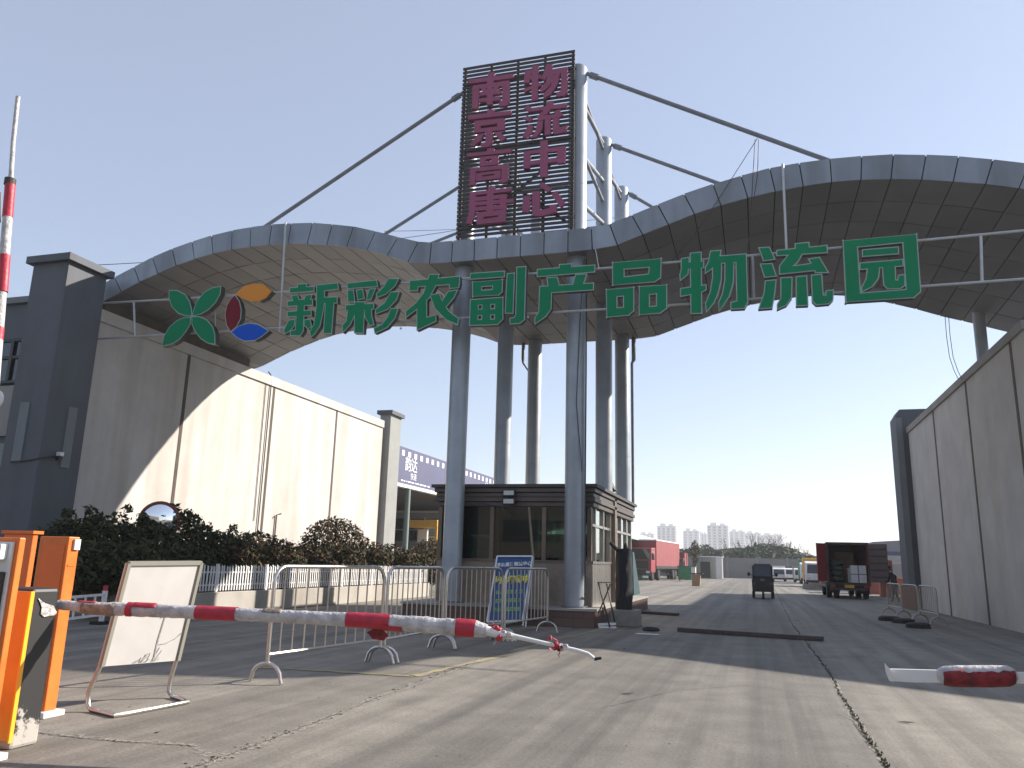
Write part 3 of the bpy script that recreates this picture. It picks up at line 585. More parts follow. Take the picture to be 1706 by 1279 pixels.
for x in (-28,-26.5,-25,-23.5,-22,-20.75,-19.6): wf.box(x-.05, 16.355, 5.85, x+.05, 16.405, 7.05)
wf.build('window_frame', M['black'], lb)
MB().box(-29.9, 16.40, 4.35, -18.45, 16.48, 5.75).build('pale_band', M['greywall'], lb)
MB().box(-29.9, 16.43, .6, -18.6, 16.47, 4.15).build('shop_window', M['glassb'], lb)
# round plate at the frame edge
d = atY(-8, 665, 12.0); ms = thing('round_sign', 'pale round plate on a pole at the left edge', 'sign', (d.x, 12, 0))
MB().tube([(d.x,12,d.z), (d.x,12.03,d.z)], .19, 28).build('plate', M['white'], ms); MB().tube([(d.x-.02,12.06,0), (d.x-.02,12.06,d.z+.1)], .03, 8).build('pole', M['tubegrey'], ms)

# ------------------------------------------------------------------ right side: wall, pillar, buildings behind
RW = 6.05; RH_ = 7.05
rw = thing('boundary_wall', 'shaded grey wall in tall panels along the right of the entrance', 'wall', (RW, 27, 0))
MB().box(RW, 20.0, 0, RW+.35, 34.9, RH_-.22).build('wall_panel', mat('cream_render_weathered', (.53,.50,.47), .85, var=.14, vscale=.9, bump=.15, bscale=60, streak=.06), rw)
for y in (25.5, 30.1, 21.1): MB().box(RW-.012, y-.08, 0, RW+.05, y+.08, RH_-.23).build('joint', M['joint'], rw)
MB().box(RW-.07, 19.95, RH_-.22, RW+.42, 34.9, RH_).build('coping', M['greywall'], rw)
rp = thing('gate_pillar', 'tall slate blue pillar at the far end of the right wall', 'pillar', (6.0, 35.6, 0))
pf = [atY(x, y, 35.0) for x, y in ((1487,700),(1494,682),(1528,682))]
zt_ = pf[1].z
MB().prism([(5.62,35.0,0), (6.9,35.0,0), (6.9,35.0,zt_), (5.8,35.0,zt_), (5.62,35.0,zt_-.3)], (0, 1.3, 0)).build('shaft', M['slate'], rp)
MB().box(5.62,34.97,0,5.86,34.995,zt_-.35).build('edge_strip', M['slate_l'], rp)
# the gatehouse on the right stands outside the picture; its bulk throws the long shade over the entrance
rb = thing('gatehouse', 'plain gatehouse behind the right wall, outside the picture', 'building', (14, 30, 0))
MB().prism([(6.5,21.0,0), (12.6,17.3,0), (30,17.3,0), (30,34.5,0), (6.5,34.5,0)], (0, 0, 7.05)).build('wall', M['slate'], rb)
rb2 = thing('warehouse', 'large grey warehouse further in behind the right wall', 'building', (16, 44, 0))
MB().box(10.5, 36.5, 0, 26, 54, 8.8).build('wall', M['greywall'], rb2); MB().box(10.2,36.2,8.8,26.3,54.3,9.1).build('roof', M['slate_l'], rb2)

# the street behind the camera: only its reflection in the booth glass is seen
sb_ = thing('street_building', 'long brown street building across the road, behind the camera', 'building', (0, -45, 0))
MB().box(-60, -58, 0, 70, -42, 13).build('wall', mat('street_wall', (.14,.12,.105), .9, var=.3, vscale=.4), sb_)
for i in range(12): MB().box(-56+i*10.4, -41.99, 3.5, -50+i*10.4, -41.9, 5.6).build('window', M['glassb'], sb_)
# ------------------------------------------------------------------ planter, pickets, hedge, mirror
PX = -12.0; PY0 = 14.2; PY1 = 29.0
plm = mat('planter_render', (.42,.39,.345), .85, var=.15, vscale=1.5, bump=.15, bscale=60, streak=.2)
pt = thing('planter', 'low rendered planter wall holding the hedge along the left wall', 'planter', (PX-2, 20, 0))
MB().box(PX-.2, PY0+.2, 0, PX, PY1, .50).box(LW+.1, PY0, 0, PX, PY0+.2, .50).build('kerb_wall', plm, pt, bevel=.012)
soil = MB().box(LW+.1, PY0+.21, 0, PX-.21, PY1, .42).build('soil', mat('soil', (.06,.045,.03), .95, var=.4, vscale=6), pt)
pk = thing('picket_fence', 'low white picket fence along the top of the planter wall', 'fence', (PX-.1, PY0+.1, .5))
def pickets(a, b, npk, lean=0.0):
    a = Vector(a); b = Vector(b); mb = MB(); d = (b-a).normalized(); nrm = Vector((-d.y, d.x, 0))
    for i in range(npk):
        p = a.lerp(b, (i+.5)/npk); h = .56+rnd.uniform(-.02,.02); t_ = rnd.gauss(0, .012)
        mb.obox(p+Vector((0,0,.03+h/2))+d*t_*.5, d, nrm, (d.x*t_*2,d.y*t_*2,1), .022, .008, h/2)
        mb.add([p+d*(-.022)+nrm*.008+Vector((0,0,h+.03)), p+d*.022+nrm*.008+Vector((0,0,h+.03)), p+nrm*.008+Vector((0,0,h+.06))+d*t_], [(0,1,2)])
    for z in (.16, .45): mb.bar(a+Vector((0,0,z))+nrm*.02, b+Vector((0,0,z))+nrm*.02, .016, .035)
    return mb
yy = PY0+.1; k = 0
while yy < PY1-.5:
    y2 = min(yy+2.0, PY1); pickets((PX-.1, yy, .5), (PX-.1, y2, .5), int((y2-yy)/.105)).build('picket_panel', M['white'], pk)
    MB().box(PX-.14, y2-.03, .5, PX-.08, y2+.03, 1.14).build('post', M['white'], pk); yy = y2
xx = PX-.1
while xx > LW+1.0:
    pickets((xx, PY0+.1, .5), (xx-1.6, PY0+.1, .5), 14).build('picket_panel', M['white'], pk); MB().box(xx-1.63, PY0+.07, .5, xx-1.57, PY0+.13, 1.14).build('post', M['white'], pk); xx -= 1.6

def leaves(blobs, nper, size, seed=1, upbias=.25, shell=.55):
    r = random.Random(seed); mb = MB()
    for (c, rx, ry, rz, k) in blobs:
        c = Vector(c)
        for i in range(int(nper*k)):
            while True:
                q = Vector((r.uniform(-1,1), r.uniform(-1,1), r.uniform(-1,1)))
                if .05 < q.length < 1: break
            if r.random() < shell: q = q.normalized()*r.uniform(.78, 1.05)
            p = c + Vector((q.x*rx, q.y*ry, q.z*rz)); nn = (q.normalized()*.6 + Vector((r.gauss(0,.6), r.gauss(0,.6), r.gauss(0,.6)+upbias))).normalized()
            u = nn.cross(Vector((r.gauss(0,1), r.gauss(0,1), r.gauss(0,1)))).normalized(); v = nn.cross(u); s = size*r.uniform(.45, 1.5)
            mb.add([p-u*s, p+v*s*.42+nn*s*.12, p+u*s, p-v*s*.42+nn*s*.12], [(0,1,2,3)])
    return mb
def hedge(name, label, blobs, n, size, mtl, seed, stems=True):
    c0 = blobs[0][0]; t = thing(name, label, 'shrub', (c0[0], c0[1], .42))
    leaves(blobs, n, size, seed).build('foliage', mtl, t)
    core = MB()
    for (c, rx, ry, rz, k) in blobs: core.ball(c, rx*.66, ry*.66, rz*.66, 10, 7)
    st = MB(); r = random.Random(seed+5)
    for (c, rx, ry, rz, k) in blobs:
        for q in range(3):
            st.tube([(c[0]+r.uniform(-.2,.2), c[1]+r.uniform(-.2,.2), .40), (c[0]+r.uniform(-.5,.5)*rx, c[1]+r.uniform(-.5,.5)*ry, c[2]+rz*.5)], [.022,.008], 5)
    st.build('stems', M['bark'], t); return t
def hb(px, py, X, hw, zbot=.5):      # a clump whose top shows at the photo point on the plane X
    p = atX(px, py, X); h = (p.z-zbot)/2
    return ((p.x, p.y, zbot+h), hw, hw*1.1, h, 1.0)
b1 = [hb(118,868,-14.2,.75), hb(165,858,-14.0,.8), hb(205,872,-13.6,.8), hb(250,868,-13.6,.8), hb(300,850,-13.9,.8), hb(340,878,-13.5,.8), hb(385,884,-13.6,.85), hb(90,900,-14.0,.7), hb(60,905,-15.0,.8), hb(135,895,-13.2,.6), hb(190,900,-12.9,.6),(hb(230,905,-12.9,.6)),(hb(280,905,-12.9,.6)), hb(320,905,-12.9,.6)]
hedge('hedge', 'dark green overgrown hedge in the planter beside the near pillar', b1, 2000, .075, M['leaf'], 3)
b2 = [hb(x, y, X, hw) for x, y, X, hw in ((430,886,-13.8,.9),(470,898,-13.4,.9),(505,906,-13.4,.9),(400,900,-12.9,.6),(440,908,-12.8,.6),(610,900,-13.6,1.0),(650,906,-13.6,1.0),(690,912,-13.4,1.0),(480,915,-12.7,.55),(530,916,-12.7,.6),(580,915,-12.7,.6),(630,916,-12.7,.6),(680,920,-12.7,.6),(725,918,-13.0,.9),(560,905,-13.2,.7))]
hedge('hedge', 'reddish green clipped hedge in the middle and right of the planter', b2, 1700, .070, M['leafred'], 4)
p = atX(560, 862, -14.0); hedge('round_bush', 'rounded bush standing higher than the hedge before the cream wall', [((p.x,p.y,1.55), 1.15,1.3,1.15,2.6), ((p.x+.2,p.y-.3,.9),1.3,1.4,.6,1.0)], 2200, .065, M['leafred'], 9)
p = atX(722, 892, -14.0); hedge('round_bush', 'small dark bush just left of the front column', [((p.x,p.y,1.3), 1.0,1.2,1.0,2.0)], 1800, .07, M['leafred'], 10)
# upright shoots
sh = []; r5 = random.Random(11)
for x, y in ((118,846),(160,842),(206,840),(235,852),(296,838),(330,858),(385,872),(345,868),(268,852),(150,850),(310,846)):
    p = atX(x, y, -13.9)
    for i in range(4): sh.append(((p.x+r5.gauss(0,.05), p.y+r5.gauss(0,.05), p.z-.1-i*.12), .12+.05*i, .12+.05*i, .09, .022))
hs = thing('hedge', 'leafy upright shoots sticking out of the dark hedge top', 'shrub', sh[0][0]); leaves(sh, 1000, .07, 21).build('foliage', M['leaf'], hs)
mp_ = atX(265, 868, -13.9)
mr = thing('convex_mirror', 'round convex traffic mirror sunk in the dark hedge', 'mirror', (mp_.x, mp_.y, .45))
mb = MB(); dn = (Vector((0,0,1.4))-mp_).normalized(); dn = (dn+Vector((.35,-.1,-.05))).normalized(); ux = dn.cross(Vector((0,0,1))).normalized(); uy = ux.cross(dn)
RR = .47; vs = []; fs = []
for j in range(7):
    rr_ = RR*.96*j/6
    for i in range(28): vs.append(mp_ + (ux*math.cos(i*math.tau/28)+uy*math.sin(i*math.tau/28))*rr_ + dn*(.10*(1-(j/6)**2)))
for j in range(6):
    for i in range(28): fs.append((j*28+i, (j+1)*28+i, (j+1)*28+(i+1)%28, j*28+(i+1)%28))
MB().add(vs, fs).build('mirror_face', M['mirror'], mr, smooth=True)
MB().tube([mp_-dn*.05, mp_-dn*.02, mp_+dn*.02], [RR*.5, RR, RR*1.03], 28).build('back_shell', mat('mirror_rim', (.16,.045,.03), .5), mr)
MB().tube([(mp_.x-.05,mp_.y+.05,.42), mp_-dn*.06], .03, 8).build('pole', M['tubegrey'], mr)

# ------------------------------------------------------------------ guard booth
BX0, BX1, BY0, BY1 = -7.5, -3.66, 18.5, 24.8; ZP = .40
pn = thing('booth_plinth', 'brown tiled plinth under the guard booth and the columns', 'plinth', (-5.6, 21, 0))
MB().box(-7.95, 17.6, 0, -3.42, 26.6, ZP-.05).build('plinth_wall', M['brick'], pn); MB().box(-7.98, 17.57, ZP-.05, -3.39, 26.6, ZP).build('plinth_top', M['stone'], pn)
bo = thing('guard_booth', 'brown guard booth with tinted windows between the gate columns', 'booth', (-5.6, 21.5, ZP))
low = MB(); low.box(BX0, BY0, ZP, BX1, BY0+.1, 1.38).box(BX0, BY0+.1, ZP, BX0+.1, BY1, 1.38).box(BX0+.1, BY1-.1, ZP, BX1-.1, BY1, 1.38)
low.build('lower_wall', M['beige'], bo); MB().box(BX1-.1, BY0+.1, ZP, BX1, BY1, 1.38).build('side_panel', M['inox'], bo)
rf = MB().box(BX0+.05, BY0+.05, 2.66, BX1-.05, BY1-.05, 3.1)
z = 2.66
for k in range(4):
    o_ = .06 if k % 2 == 0 else .10
    rf.box(BX0-o_, BY0-o_, z+.004, BX1+o_, BY1+o_, z+.105); z += .112
rf.build('fascia', M['brown'], bo, bevel=.012); MB().box(BX0-.16, BY0-.16, 3.115, BX1+.16, BY1+.16, 3.19).build('roof', mat('booth_roof', (.06,.055,.052), .6), bo)
MB().box(BX0+.1, BY0+.1, ZP, BX1-.1, BY1-.1, ZP+.02).build('floor', M['stone'], bo)
fr = MB()
for x in (BX0+.05, -6.10, -4.80, BX1-.05): fr.box(x-.05, BY0-.01, 1.38, x+.05, BY0+.09, 2.66)
fr.box(BX0, BY0-.02, 1.36, BX1, BY0+.11, 1.42)
fr.build('window_frame', M['bronze'], bo); fr = MB()
for x in (BX0+.05, -5.6, BX1-.05): fr.box(x-.05, BY1-.09, 1.38, x+.05, BY1+.01, 2.66)
fr.box(BX0, BY1-.095, 1.33, BX1, BY1+.015, 1.375); fr.build('window_frame', M['bronze'], bo); fr = MB()
for y in (19.0, 20.05, 21.05, 21.7, 22.8, 23.8, BY1-.12): fr.box(BX1-.09, y-.04, 1.38, BX1+.01, y+.04, 2.66)
fr.box(BX1-.085, BY0+.1, 2.22, BX1+.005, BY1-.1, 2.28); fr.box(BX1-.1, BY0+.1, 1.36, BX1+.02, BY1, 1.42)
fr.build('window_frame', M['inox'], bo)
for (a, b) in ((BX0+.1,-6.15), (-6.05,-4.85), (-4.75,BX1-.1)):
    MB().box(a, BY0+.03, 1.42, b, BY0+.045, 2.66).build('window', M['glassd'], bo); MB().box(a, BY1-.045, 1.38, b, BY1-.03, 2.66).build('window', M['glassc'], bo)
ys = (BY0+.1, 19.0, 20.05, 21.05, 21.7, 22.8, 23.8, BY1-.12)
for a, b in zip(ys, ys[1:]): MB().box(BX1-.06, a+.04, 1.42, BX1-.045, b-.04, 2.66).build('window', M['glasss'], bo)
MB().box(BX0+.04, BY0+.12, 1.40, BX0+.055, BY1-.1, 2.66).build('window', M['glassd'], bo)
MB().box(BX1+.012, 21.2, ZP, BX1+.10, 21.5, 3.11).build('corner_post', M['bronze'], bo)
MB().box(-5.95, 18.62, ZP, -5.0, 18.75, 2.66).build('partition', mat('door_dark', (.03,.035,.035), .4), bo)
MB().box(-7.2, 19.2, 1.05, -4.0, 19.9, 1.1).build('desk', M['card'], bo)
tag(MB().box(-6.95, 19.05, 2.0, -6.25, 19.07, 2.62).build('view_panel', mat('pale_green_view', (.30,.48,.36), .7)), 'pale green panel standing in for a building seen through the left front pane', 'backdrop')  # added board, stands in for the building visible through the booth glass
fl = thing('floodlight', 'pair of square floodlights on the front of the guard booth roof', 'floodlight', (-5.6, 18.3, 2.95))
lp = atY(848, 826, 18.25)
for k in (0, 1):
    MB().box(lp.x-.16, 18.22, lp.z-.01-k*.2, lp.x+.16, 18.30, lp.z+.15-k*.2).build('lamp_housing', M['black'], fl, bevel=.012)
    MB().box(lp.x-.125, 18.212, lp.z+.02-k*.2, lp.x+.125, 18.218, lp.z+.125-k*.2).build('lamp_glass', mat('lamp_glass', (.55,.57,.55), .15), fl)
MB().bar((lp.x,18.30,lp.z), (lp.x,18.40,lp.z), .05).build('bracket', M['black'], fl)
f2 = thing('floodlight', 'single black floodlight tilted up on the side of the booth roof', 'floodlight', (-3.6, 22, 3.2))
q = atY(1017, 806, 22.0)
MB().obox((q.x,22.0,q.z), (1,0,.55), (0,1,0), (-.55,0,1), .05, .20, .22).build('lamp_housing', M['black'], f2, bevel=.01); MB().bar((q.x-.06,22.0,3.19), (q.x-.06,22.0,q.z), .05).build('bracket', M['black'], f2)
cb = MB().tube([(-7.1,18.36,2.62),(-6.3,18.33,2.72),(-5.75,18.3,2.62),(-5.6,18.32,2.4)], .014, 5); tag(cb.build('loose_cable', M['wirem']), 'thin cable looping along the front of the guard booth', 'cable')
# guard seen through the right front pane
def skin_body(name, pts, edges, mtl, parent=None):
    me = bpy.data.meshes.new(name); me.from_pydata([p[:3] for p in pts], edges, []); o = bpy.data.objects.new(name, me); COL.objects.link(o)
    md = o.modifiers.new('skin', 'SKIN'); md.use_smooth_shade = True; s = o.modifiers.new('sub', 'SUBSURF'); s.levels = 1; s.render_levels = 2
    for v, p in zip(me.skin_vertices[0].data, pts): v.radius = (p[3], p[3] if len(p) < 5 else p[4])
    me.skin_vertices[0].data[0].use_root = True; me.materials.append(mtl)
    if parent is not None: attach(o, parent)
    return o
def person(name, label, base, scale=1.0, pose='sit', face=0.0):
    t = thing(name, label, 'person', base)
    if pose == 'sit':
        P = [(0,0,.50,.15,.11),(0,0,.78,.15,.11),(0,.02,1.0,.19,.11),(0,.0,1.14,.06,.06),(0,-.02,1.22,.07,.08),(0,-.03,1.33,.075,.09),(.2,0,1.0,.07,.07),(.27,-.05,.75,.045,.045),(.15,-.3,.70,.035,.035),(-.2,0,1.0,.07,.07),(-.27,-.05,.75,.045,.045),(-.15,-.3,.70,.035,.035),(.1,-.4,.5,.075,.075),(.1,-.42,.08,.05,.05),(-.1,-.4,.5,.075,.075),(-.1,-.42,.08,.05,.05),(.1,-.52,.04,.04,.04),(-.1,-.52,.04,.04,.04)]
        E = [(0,1),(1,2),(2,3),(3,4),(4,5),(2,6),(6,7),(7,8),(2,9),(9,10),(10,11),(0,12),(12,13),(0,14),(14,15),(13,16),(15,17)]; hz = 1.30; hy = -.03
    else:
        P = [(0,0,.88,.15,.11),(0,-.03,1.12,.15,.11),(0,-.10,1.36,.18,.11),(0,-.15,1.46,.055,.055),(0,-.18,1.53,.07,.08),(0,-.20,1.63,.07,.085),(.2,-.10,1.34,.065,.065),(.25,-.18,1.06,.045,.045),(.22,-.42,1.0,.035,.035),(-.2,-.10,1.34,.065,.065),(-.25,-.18,1.06,.045,.045),(-.22,-.42,1.0,.035,.035),(.1,-.06,.48,.07,.07),(.1,.12,.08,.045,.045),(-.1,.02,.48,.07,.07),(-.1,-.12,.08,.045,.045),(.1,.02,.04,.04,.04),(-.1,-.24,.04,.04,.04)]
        E = [(0,1),(1,2),(2,3),(3,4),(4,5),(2,6),(6,7),(7,8),(2,9),(9,10),(10,11),(0,12),(12,13),(0,14),(14,15),(13,16),(15,17)]; hz = 1.60; hy = -.20
    b = Vector(base); ca, sa = math.cos(face), math.sin(face)
    Q = [(b.x+(p[0]*ca-p[1]*sa)*scale, b.y+(p[0]*sa+p[1]*ca)*scale, b.z+p[2]*scale, p[3]*scale, p[4]*scale) for p in P]
    skin_body('body', Q, E, M['cloth'], t)
    hx, hyy = b.x-hy*sa*scale, b.y+hy*ca*scale
    MB().ball((hx,hyy,b.z+hz*scale), .082*scale,.092*scale,.115*scale).build('head', M['skin'], t, smooth=True)
    MB().ball((hx+.012*sa,hyy-.0+.014*ca,b.z+(hz+.035)*scale), .09*scale,.098*scale,.098*scale).build('hair', M['hair'], t, smooth=True)
    return t
gp_ = atY(905, 905, 19.7); person('person', 'dark clothed guard seated inside the booth behind the right pane', (gp_.x-.05, 20.0, ZP+.18), 1.0, 'sit', .2)

# dark wrapped barrier machine on concrete block, right of the booth
wp_ = thing('wrapped_cabinet', 'tall barrier cabinet wrapped in dark cloth on a concrete block by the booth', 'barrier cabinet', (-2.95, 19.0, 0))
MB().box(-3.25, 18.55, 0, -2.62, 19.25, .36).build('concrete_block', M['concrete'], wp_, bevel=.02)
wv = MB(); r6 = random.Random(3); rings = []
for j in range(9):
    z = .36+j*.17; k = 1-.10*j/8; row = []
    for i in range(16):
        a = i*math.tau/16; rr_ = (.20*k)*(1+r6.uniform(-.12,.12)); row.append((-2.97+rr_*math.cos(a)*1.0, 18.9+rr_*math.sin(a)*1.1, z+r6.uniform(-.02,.02)))
    rings.append(row)
vs = [v for r_ in rings for v in r_]; fs = [(j*16+i, j*16+(i+1)%16, (j+1)*16+(i+1)%16, (j+1)*16+i) for j in range(8) for i in range(16)] + [tuple(128+i for i in range(16))]
wv.add(vs, fs).build('cloth_wrap', mat('dark_cloth', (.012,.013,.019), .85, var=.4, vscale=7, bump=.5, bscale=14), wp_, smooth=True)
MB().tube([(-3.06,18.8,1.65),(-3.26,18.72,1.86)], .045, 8).tube([(-2.93,18.9,1.7),(-2.93,18.9,1.85)], [.06,.03], 8).build('cloth_knot', M['cloth'], wp_)
tl_ = thing('cloth_sheet', 'teal cloth hanging from the far side corner of the booth', 'cloth', (-3.5, 24.4, .5))
MB().prism([(-3.63,24.5,1.75),(-3.62,24.75,1.75),(-3.45,24.8,.52),(-3.58,24.4,.48)], (.04,.02,0)).build('cloth', M['teal'], tl_)
sb = thing('folding_stand', 'low steel folding stand leaning by the booth plinth', 'stand', (-3.3, 18.3, 0))
for a, b in (((-3.38,17.9,.95),(-3.1,17.75,.03)), ((-3.38,17.9,.30),(-3.2,18.4,.92)), ((-3.28,18.35,.95),(-3.05,18.2,.03)), ((-3.40,17.95,.96),(-3.15,18.45,.96))): MB().bar(a, b, .025).build('rod', M['black'], sb)
MB().bar((-3.36,17.74,.08), (-3.0,17.9,.10), .05).bar((-3.34,17.7,.03), (-2.98,17.84,.03), .04).build('foot_bar', M['white'], sb)
pap = atZ(1079, 1057); tag(MB().prism([(pap.x-.25,pap.y-.06,.005),(pap.x+.2,pap.y-.05,.005),(pap.x+.23,pap.y+.1,.005),(pap.x-.2,pap.y+.08,.005)], (0,0,.008)).build('paper_sheet', M['paper']), 'white sheet of paper lying on the shaded lane by the booth', 'paper')
rg_ = atZ(1083, 1051); tag(MB().ball((rg_.x,rg_.y,.03), .17,.12,.06, 10, 6).ball((rg_.x+.1,rg_.y+.05,.03), .1,.1,.05, 8, 5).build('rag', M['cloth'], smooth=True), 'dark rag lying on the lane beside the white paper', 'rag')

# ------------------------------------------------------------------ blue notice board leaning at the booth
nb = thing('notice_board', 'blue and yellow notice board leaning behind the far barriers', 'notice board', (-5.5, 17.2, 0))
A = Vector((-5.86,17.12,.10)); Bv = Vector((-4.98,17.12,.10)); C = Vector((-4.86,17.42,1.50)); D = Vector((-5.74,17.42,1.50))
A, Bv, C, D = [atY(x, y, Y) for x, y, Y in ((812,1036,16.9),(871,1034,16.9),(888,927,17.25),(829,927,17.25))]
ex = (Bv-A).normalized(); ey = (D-A).normalized(); en = ex.cross(ey).normalized()
if en.y > 0: en = -en
MB().prism([A, Bv, C, D], -en*.03).build('panel', M['sboard'], nb)
fr = MB()
for p, q in ((A,Bv),(Bv,C),(C,D),(D,A)): fr.bar(p+en*.012, q+en*.012, .035, .05, up=en)
fr.build('frame', M['galv'], nb)
W_, H_ = (Bv-A).length, (D-A).length
def bm_(u, v):
    mw = Matrix((ex, ey, en)).transposed().to_4x4(); mw.translation = A + ex*(u*W_) + ey*(v*H_) + en*.006; return mw
text_mesh('南京高唐物流中心', .102, M['bannerw'], 'lettering', bm_(.52,.86), nb, .002, .002)
text_mesh('火热招商中', .172, M['syel'], 'lettering', bm_(.50,.62), nb, .002, .010)
dm = MB(); r8 = random.Random(5)
for v, kk in ((.44,6), (.31,6), (.18,7)):
    for i in range(kk):
        u = .1+.8*(i+.5)/kk; c = A+ex*(u*W_)+ey*(v*H_)+en*.004
        for q in range(3): dm.obox(c+ey*(.03*(q-1)), ex, ey, en, .035+r8.uniform(-.012,.012), .007, .001)
        dm.obox(c+ex*r8.uniform(-.02,.02), ex, ey, en+Vector((0,0,0)), .006, .04, .0016)
dm.build('small_print', M['sgrn'], nb)
MB().tube([A+ex*.02-Vector((0,0,.08)), A+ex*.02+Vector((.0,.0,0)), D+ex*.02-en*.05], .018, 8).tube([Bv-Vector((0,0,.1)), C-en*.05], .018, 8).tube([C-en*.05-ey*.5, C+Vector((.02,-.55,-1.45))], .016, 8).build('stand_tube', M['chrome'], nb)

# ------------------------------------------------------------------ crowd barriers
def barrier_proto(L, label, nbar=11, H=1.24, mtl=None, group='steel crowd barriers left of the lane', board=False):
    mtl = mtl or M['chrome']
    t = thing('crowd_barrier', label, 'barrier', (0,0,0), group)
    r_ = .19; pts = [(.02,0,.205), (.02,0,H-r_)]
    for k in range(1, 7): a = math.pi/2*k/6; pts.append((.02+r_-r_*math.cos(a), 0, H-r_+r_*math.sin(a)))
    for k in range(0, 7): a = math.pi/2*k/6; pts.append((L-.02-r_+r_*math.sin(a), 0, H-r_+r_*math.cos(a)))
    pts.append((L-.02,0,.205))
    MB().tube(pts, .023, 10).build('frame', mtl, t, smooth=True)
    MB().tube([(.02,0,.30),(L-.02,0,.30)], .019, 8).build('bottom_rail', mtl, t, smooth=True)
    for i in range(nbar):
        x = L*(i+1)/(nbar+1); zt2 = H if r_ < x < L-r_ else H-.06
        MB().tube([(x,0,.30),(x,0,zt2)], .0095, 6).build('bar', mtl, t, smooth=True)
    for x in (.02, L-.02):
        pp = [(x,-.22,.012)]
        for k in range(0, 9): a = math.pi*k/8; pp.append((x, -.20*math.cos(a), .06+.15*math.sin(a)))
        pp.append((x,.22,.012)); MB().tube(pp, .021, 8).build('foot', mtl, t, smooth=True)
    if board: MB().box(.06,-.03,.3,L-.06,-.012,H-.06).build('board', mat('brown_board', (.20,.13,.095), .8, var=.2, vscale=3), t)
    return t
ends = [(-5.17,7.92), (-4.83,10.14), (-4.78,12.2), tuple(atZ(838,1068))[:2], (-4.06,16.1)]
labs = ['nearest shiny crowd barrier, long one beside the white board stand', 'second crowd barrier from the camera, left of the lane', 'third crowd barrier in front of the guard booth', 'farthest of the four crowd barriers, right by the blue notice board']
for i in range(4):
    a, b = Vector((*ends[i],0)), Vector((*ends[i+1],0)); d = b-a; L = d.length-.06
    bp = barrier_proto(L, labs[i], 10 if i == 0 else 11); bp.location = a+d.normalized()*.03; bp.rotation_euler = (0,0,math.atan2(d.y,d.x))
    for c in bp.children: c.matrix_parent_inverse = Matrix()
ra, rb_ = atZ(1481,1026), atZ(1566,1044)
labs = ['far end barrier of the three by the right wall', 'middle barrier with a brown board by the right wall', 'near end barrier of the three by the right wall']
for i in range(3):
    a = ra.lerp(rb_, i/3); b = ra.lerp(rb_, (i+1)/3); d = b-a
    bp = barrier_proto(d.length-.04, labs[i], 9, .98, mtl=mat('dull_steel', (.42,.40,.36), .45, .6, var=.2, vscale=6), group='crowd barriers by the right wall', board=(i == 1)); bp.location = (a.x,a.y,.02); bp.rotation_euler = (0,0,math.atan2(d.y,d.x))
    for c in bp.children: c.matrix_parent_inverse = Matrix()
for i, (x, y, lab) in enumerate(((1482,1034,'dark rubber block at the far foot of the right barriers'), (1505,1038,'dark rubber block under the middle of the right barriers'), (1530,1046,'largest dark rubber block at the near foot of the right barriers'))):
    p = atZ(x, y); mb = MB().tube([(p.x,p.y,0),(p.x,p.y,.10),(p.x,p.y,.13)], [.30,.28,.20], 12); tag(mb.build('rubber_block', M['rubber']), lab, 'block', 'rubber blocks under the right barriers')

# ------------------------------------------------------------------ white board on a bent tube stand
wbd = thing('board_stand', 'blank white board on a bent steel tube stand at the left', 'board', (-5.4, 6.3, 0))
ga, gb_ = atZ(148,1186), atZ(283,1163)
q1, q2 = atZ(196,1196), atZ(312,1173)
top_a = atY(213, 938, ga.y+.02); top_b = atY(325, 935, gb_.y+.02)
path = [top_a, ga.lerp(top_a,.30)+Vector((-.005,0,0)), ga+Vector((-.03,0,.16)), ga+Vector((-.02,0,.06)), ga+Vector((.02,-.0,.022)), q1.lerp(ga,.4)+Vector((0,0,.02)), q1+Vector((-.02,-.01,.02)), q1.lerp(q2,.12)+Vector((0,0,.02)), q1.lerp(q2,.9)+Vector((0,0,.02)), q2+Vector((0,.0,.02)), q2.lerp(gb_,.25)+Vector((0,0.02,.02)), gb_+Vector((.02,0,.022)), gb_+Vector((-.02,0,.06)), gb_+Vector((-.02,0,.16)), gb_.lerp(top_b,.30), top_b]
MB().tube(path, .021, 12).build('tube_stand', M['chrome'], wbd, smooth=True)
BLb, BRb = ga.lerp(top_a, .30), gb_.lerp(top_b, .27)
bn = (BRb-BLb).cross(top_a-BLb).normalized()
if bn.x < 0: bn = -bn
i1 = (BRb-BLb).normalized()*.03
nn_ = (BRb-BLb).cross(top_a-BLb).normalized(); tbp = top_b-nn_*(top_b-BLb).dot(nn_)
MB().prism([BLb+i1, BRb-i1, tbp-i1, top_a+i1], bn*.012).build('panel', mat('board_white', (.50,.48,.455), .4, var=.08, vscale=3), wbd)
fr = MB()
for p, q in ((top_a, tbp), (BLb, top_a), (BRb, tbp)): fr.bar(p+bn*.012, q+bn*.012, .036, .036, up=bn)
fr.build('frame', mat('board_frame', (.33,.32,.27), .4, .4), wbd)
tr_ = MB(); c0 = BLb.lerp(BRb,.62); up_ = (top_a-BLb).normalized(); rt_ = (BRb-BLb).normalized(); o2 = bn*.016
greym = mat('torn_patch', (.30,.29,.28), .7, var=.6, vscale=25)
def sc(pts, w_):
    for a, b in zip(pts, pts[1:]): tr_.bar(c0+rt_*a[0]+up_*a[1]+o2, c0+rt_*b[0]+up_*b[1]+o2, w_, .002, up=bn)
sc([(.02,.02),(.015,.20),(.03,.42)], .016); sc([(-.02,.41),(.04,.43)], .012); sc([(.02,.16),(.12,.17),(.22,.21),(.28,.26)], .006)
r7 = random.Random(2)
for i in range(16): x0 = -.22+.24*r7.random(); sc([(x0, .01), (x0+.08*r7.random(), .02+.14*r7.random()*(x0+.26)/.24)], .004)
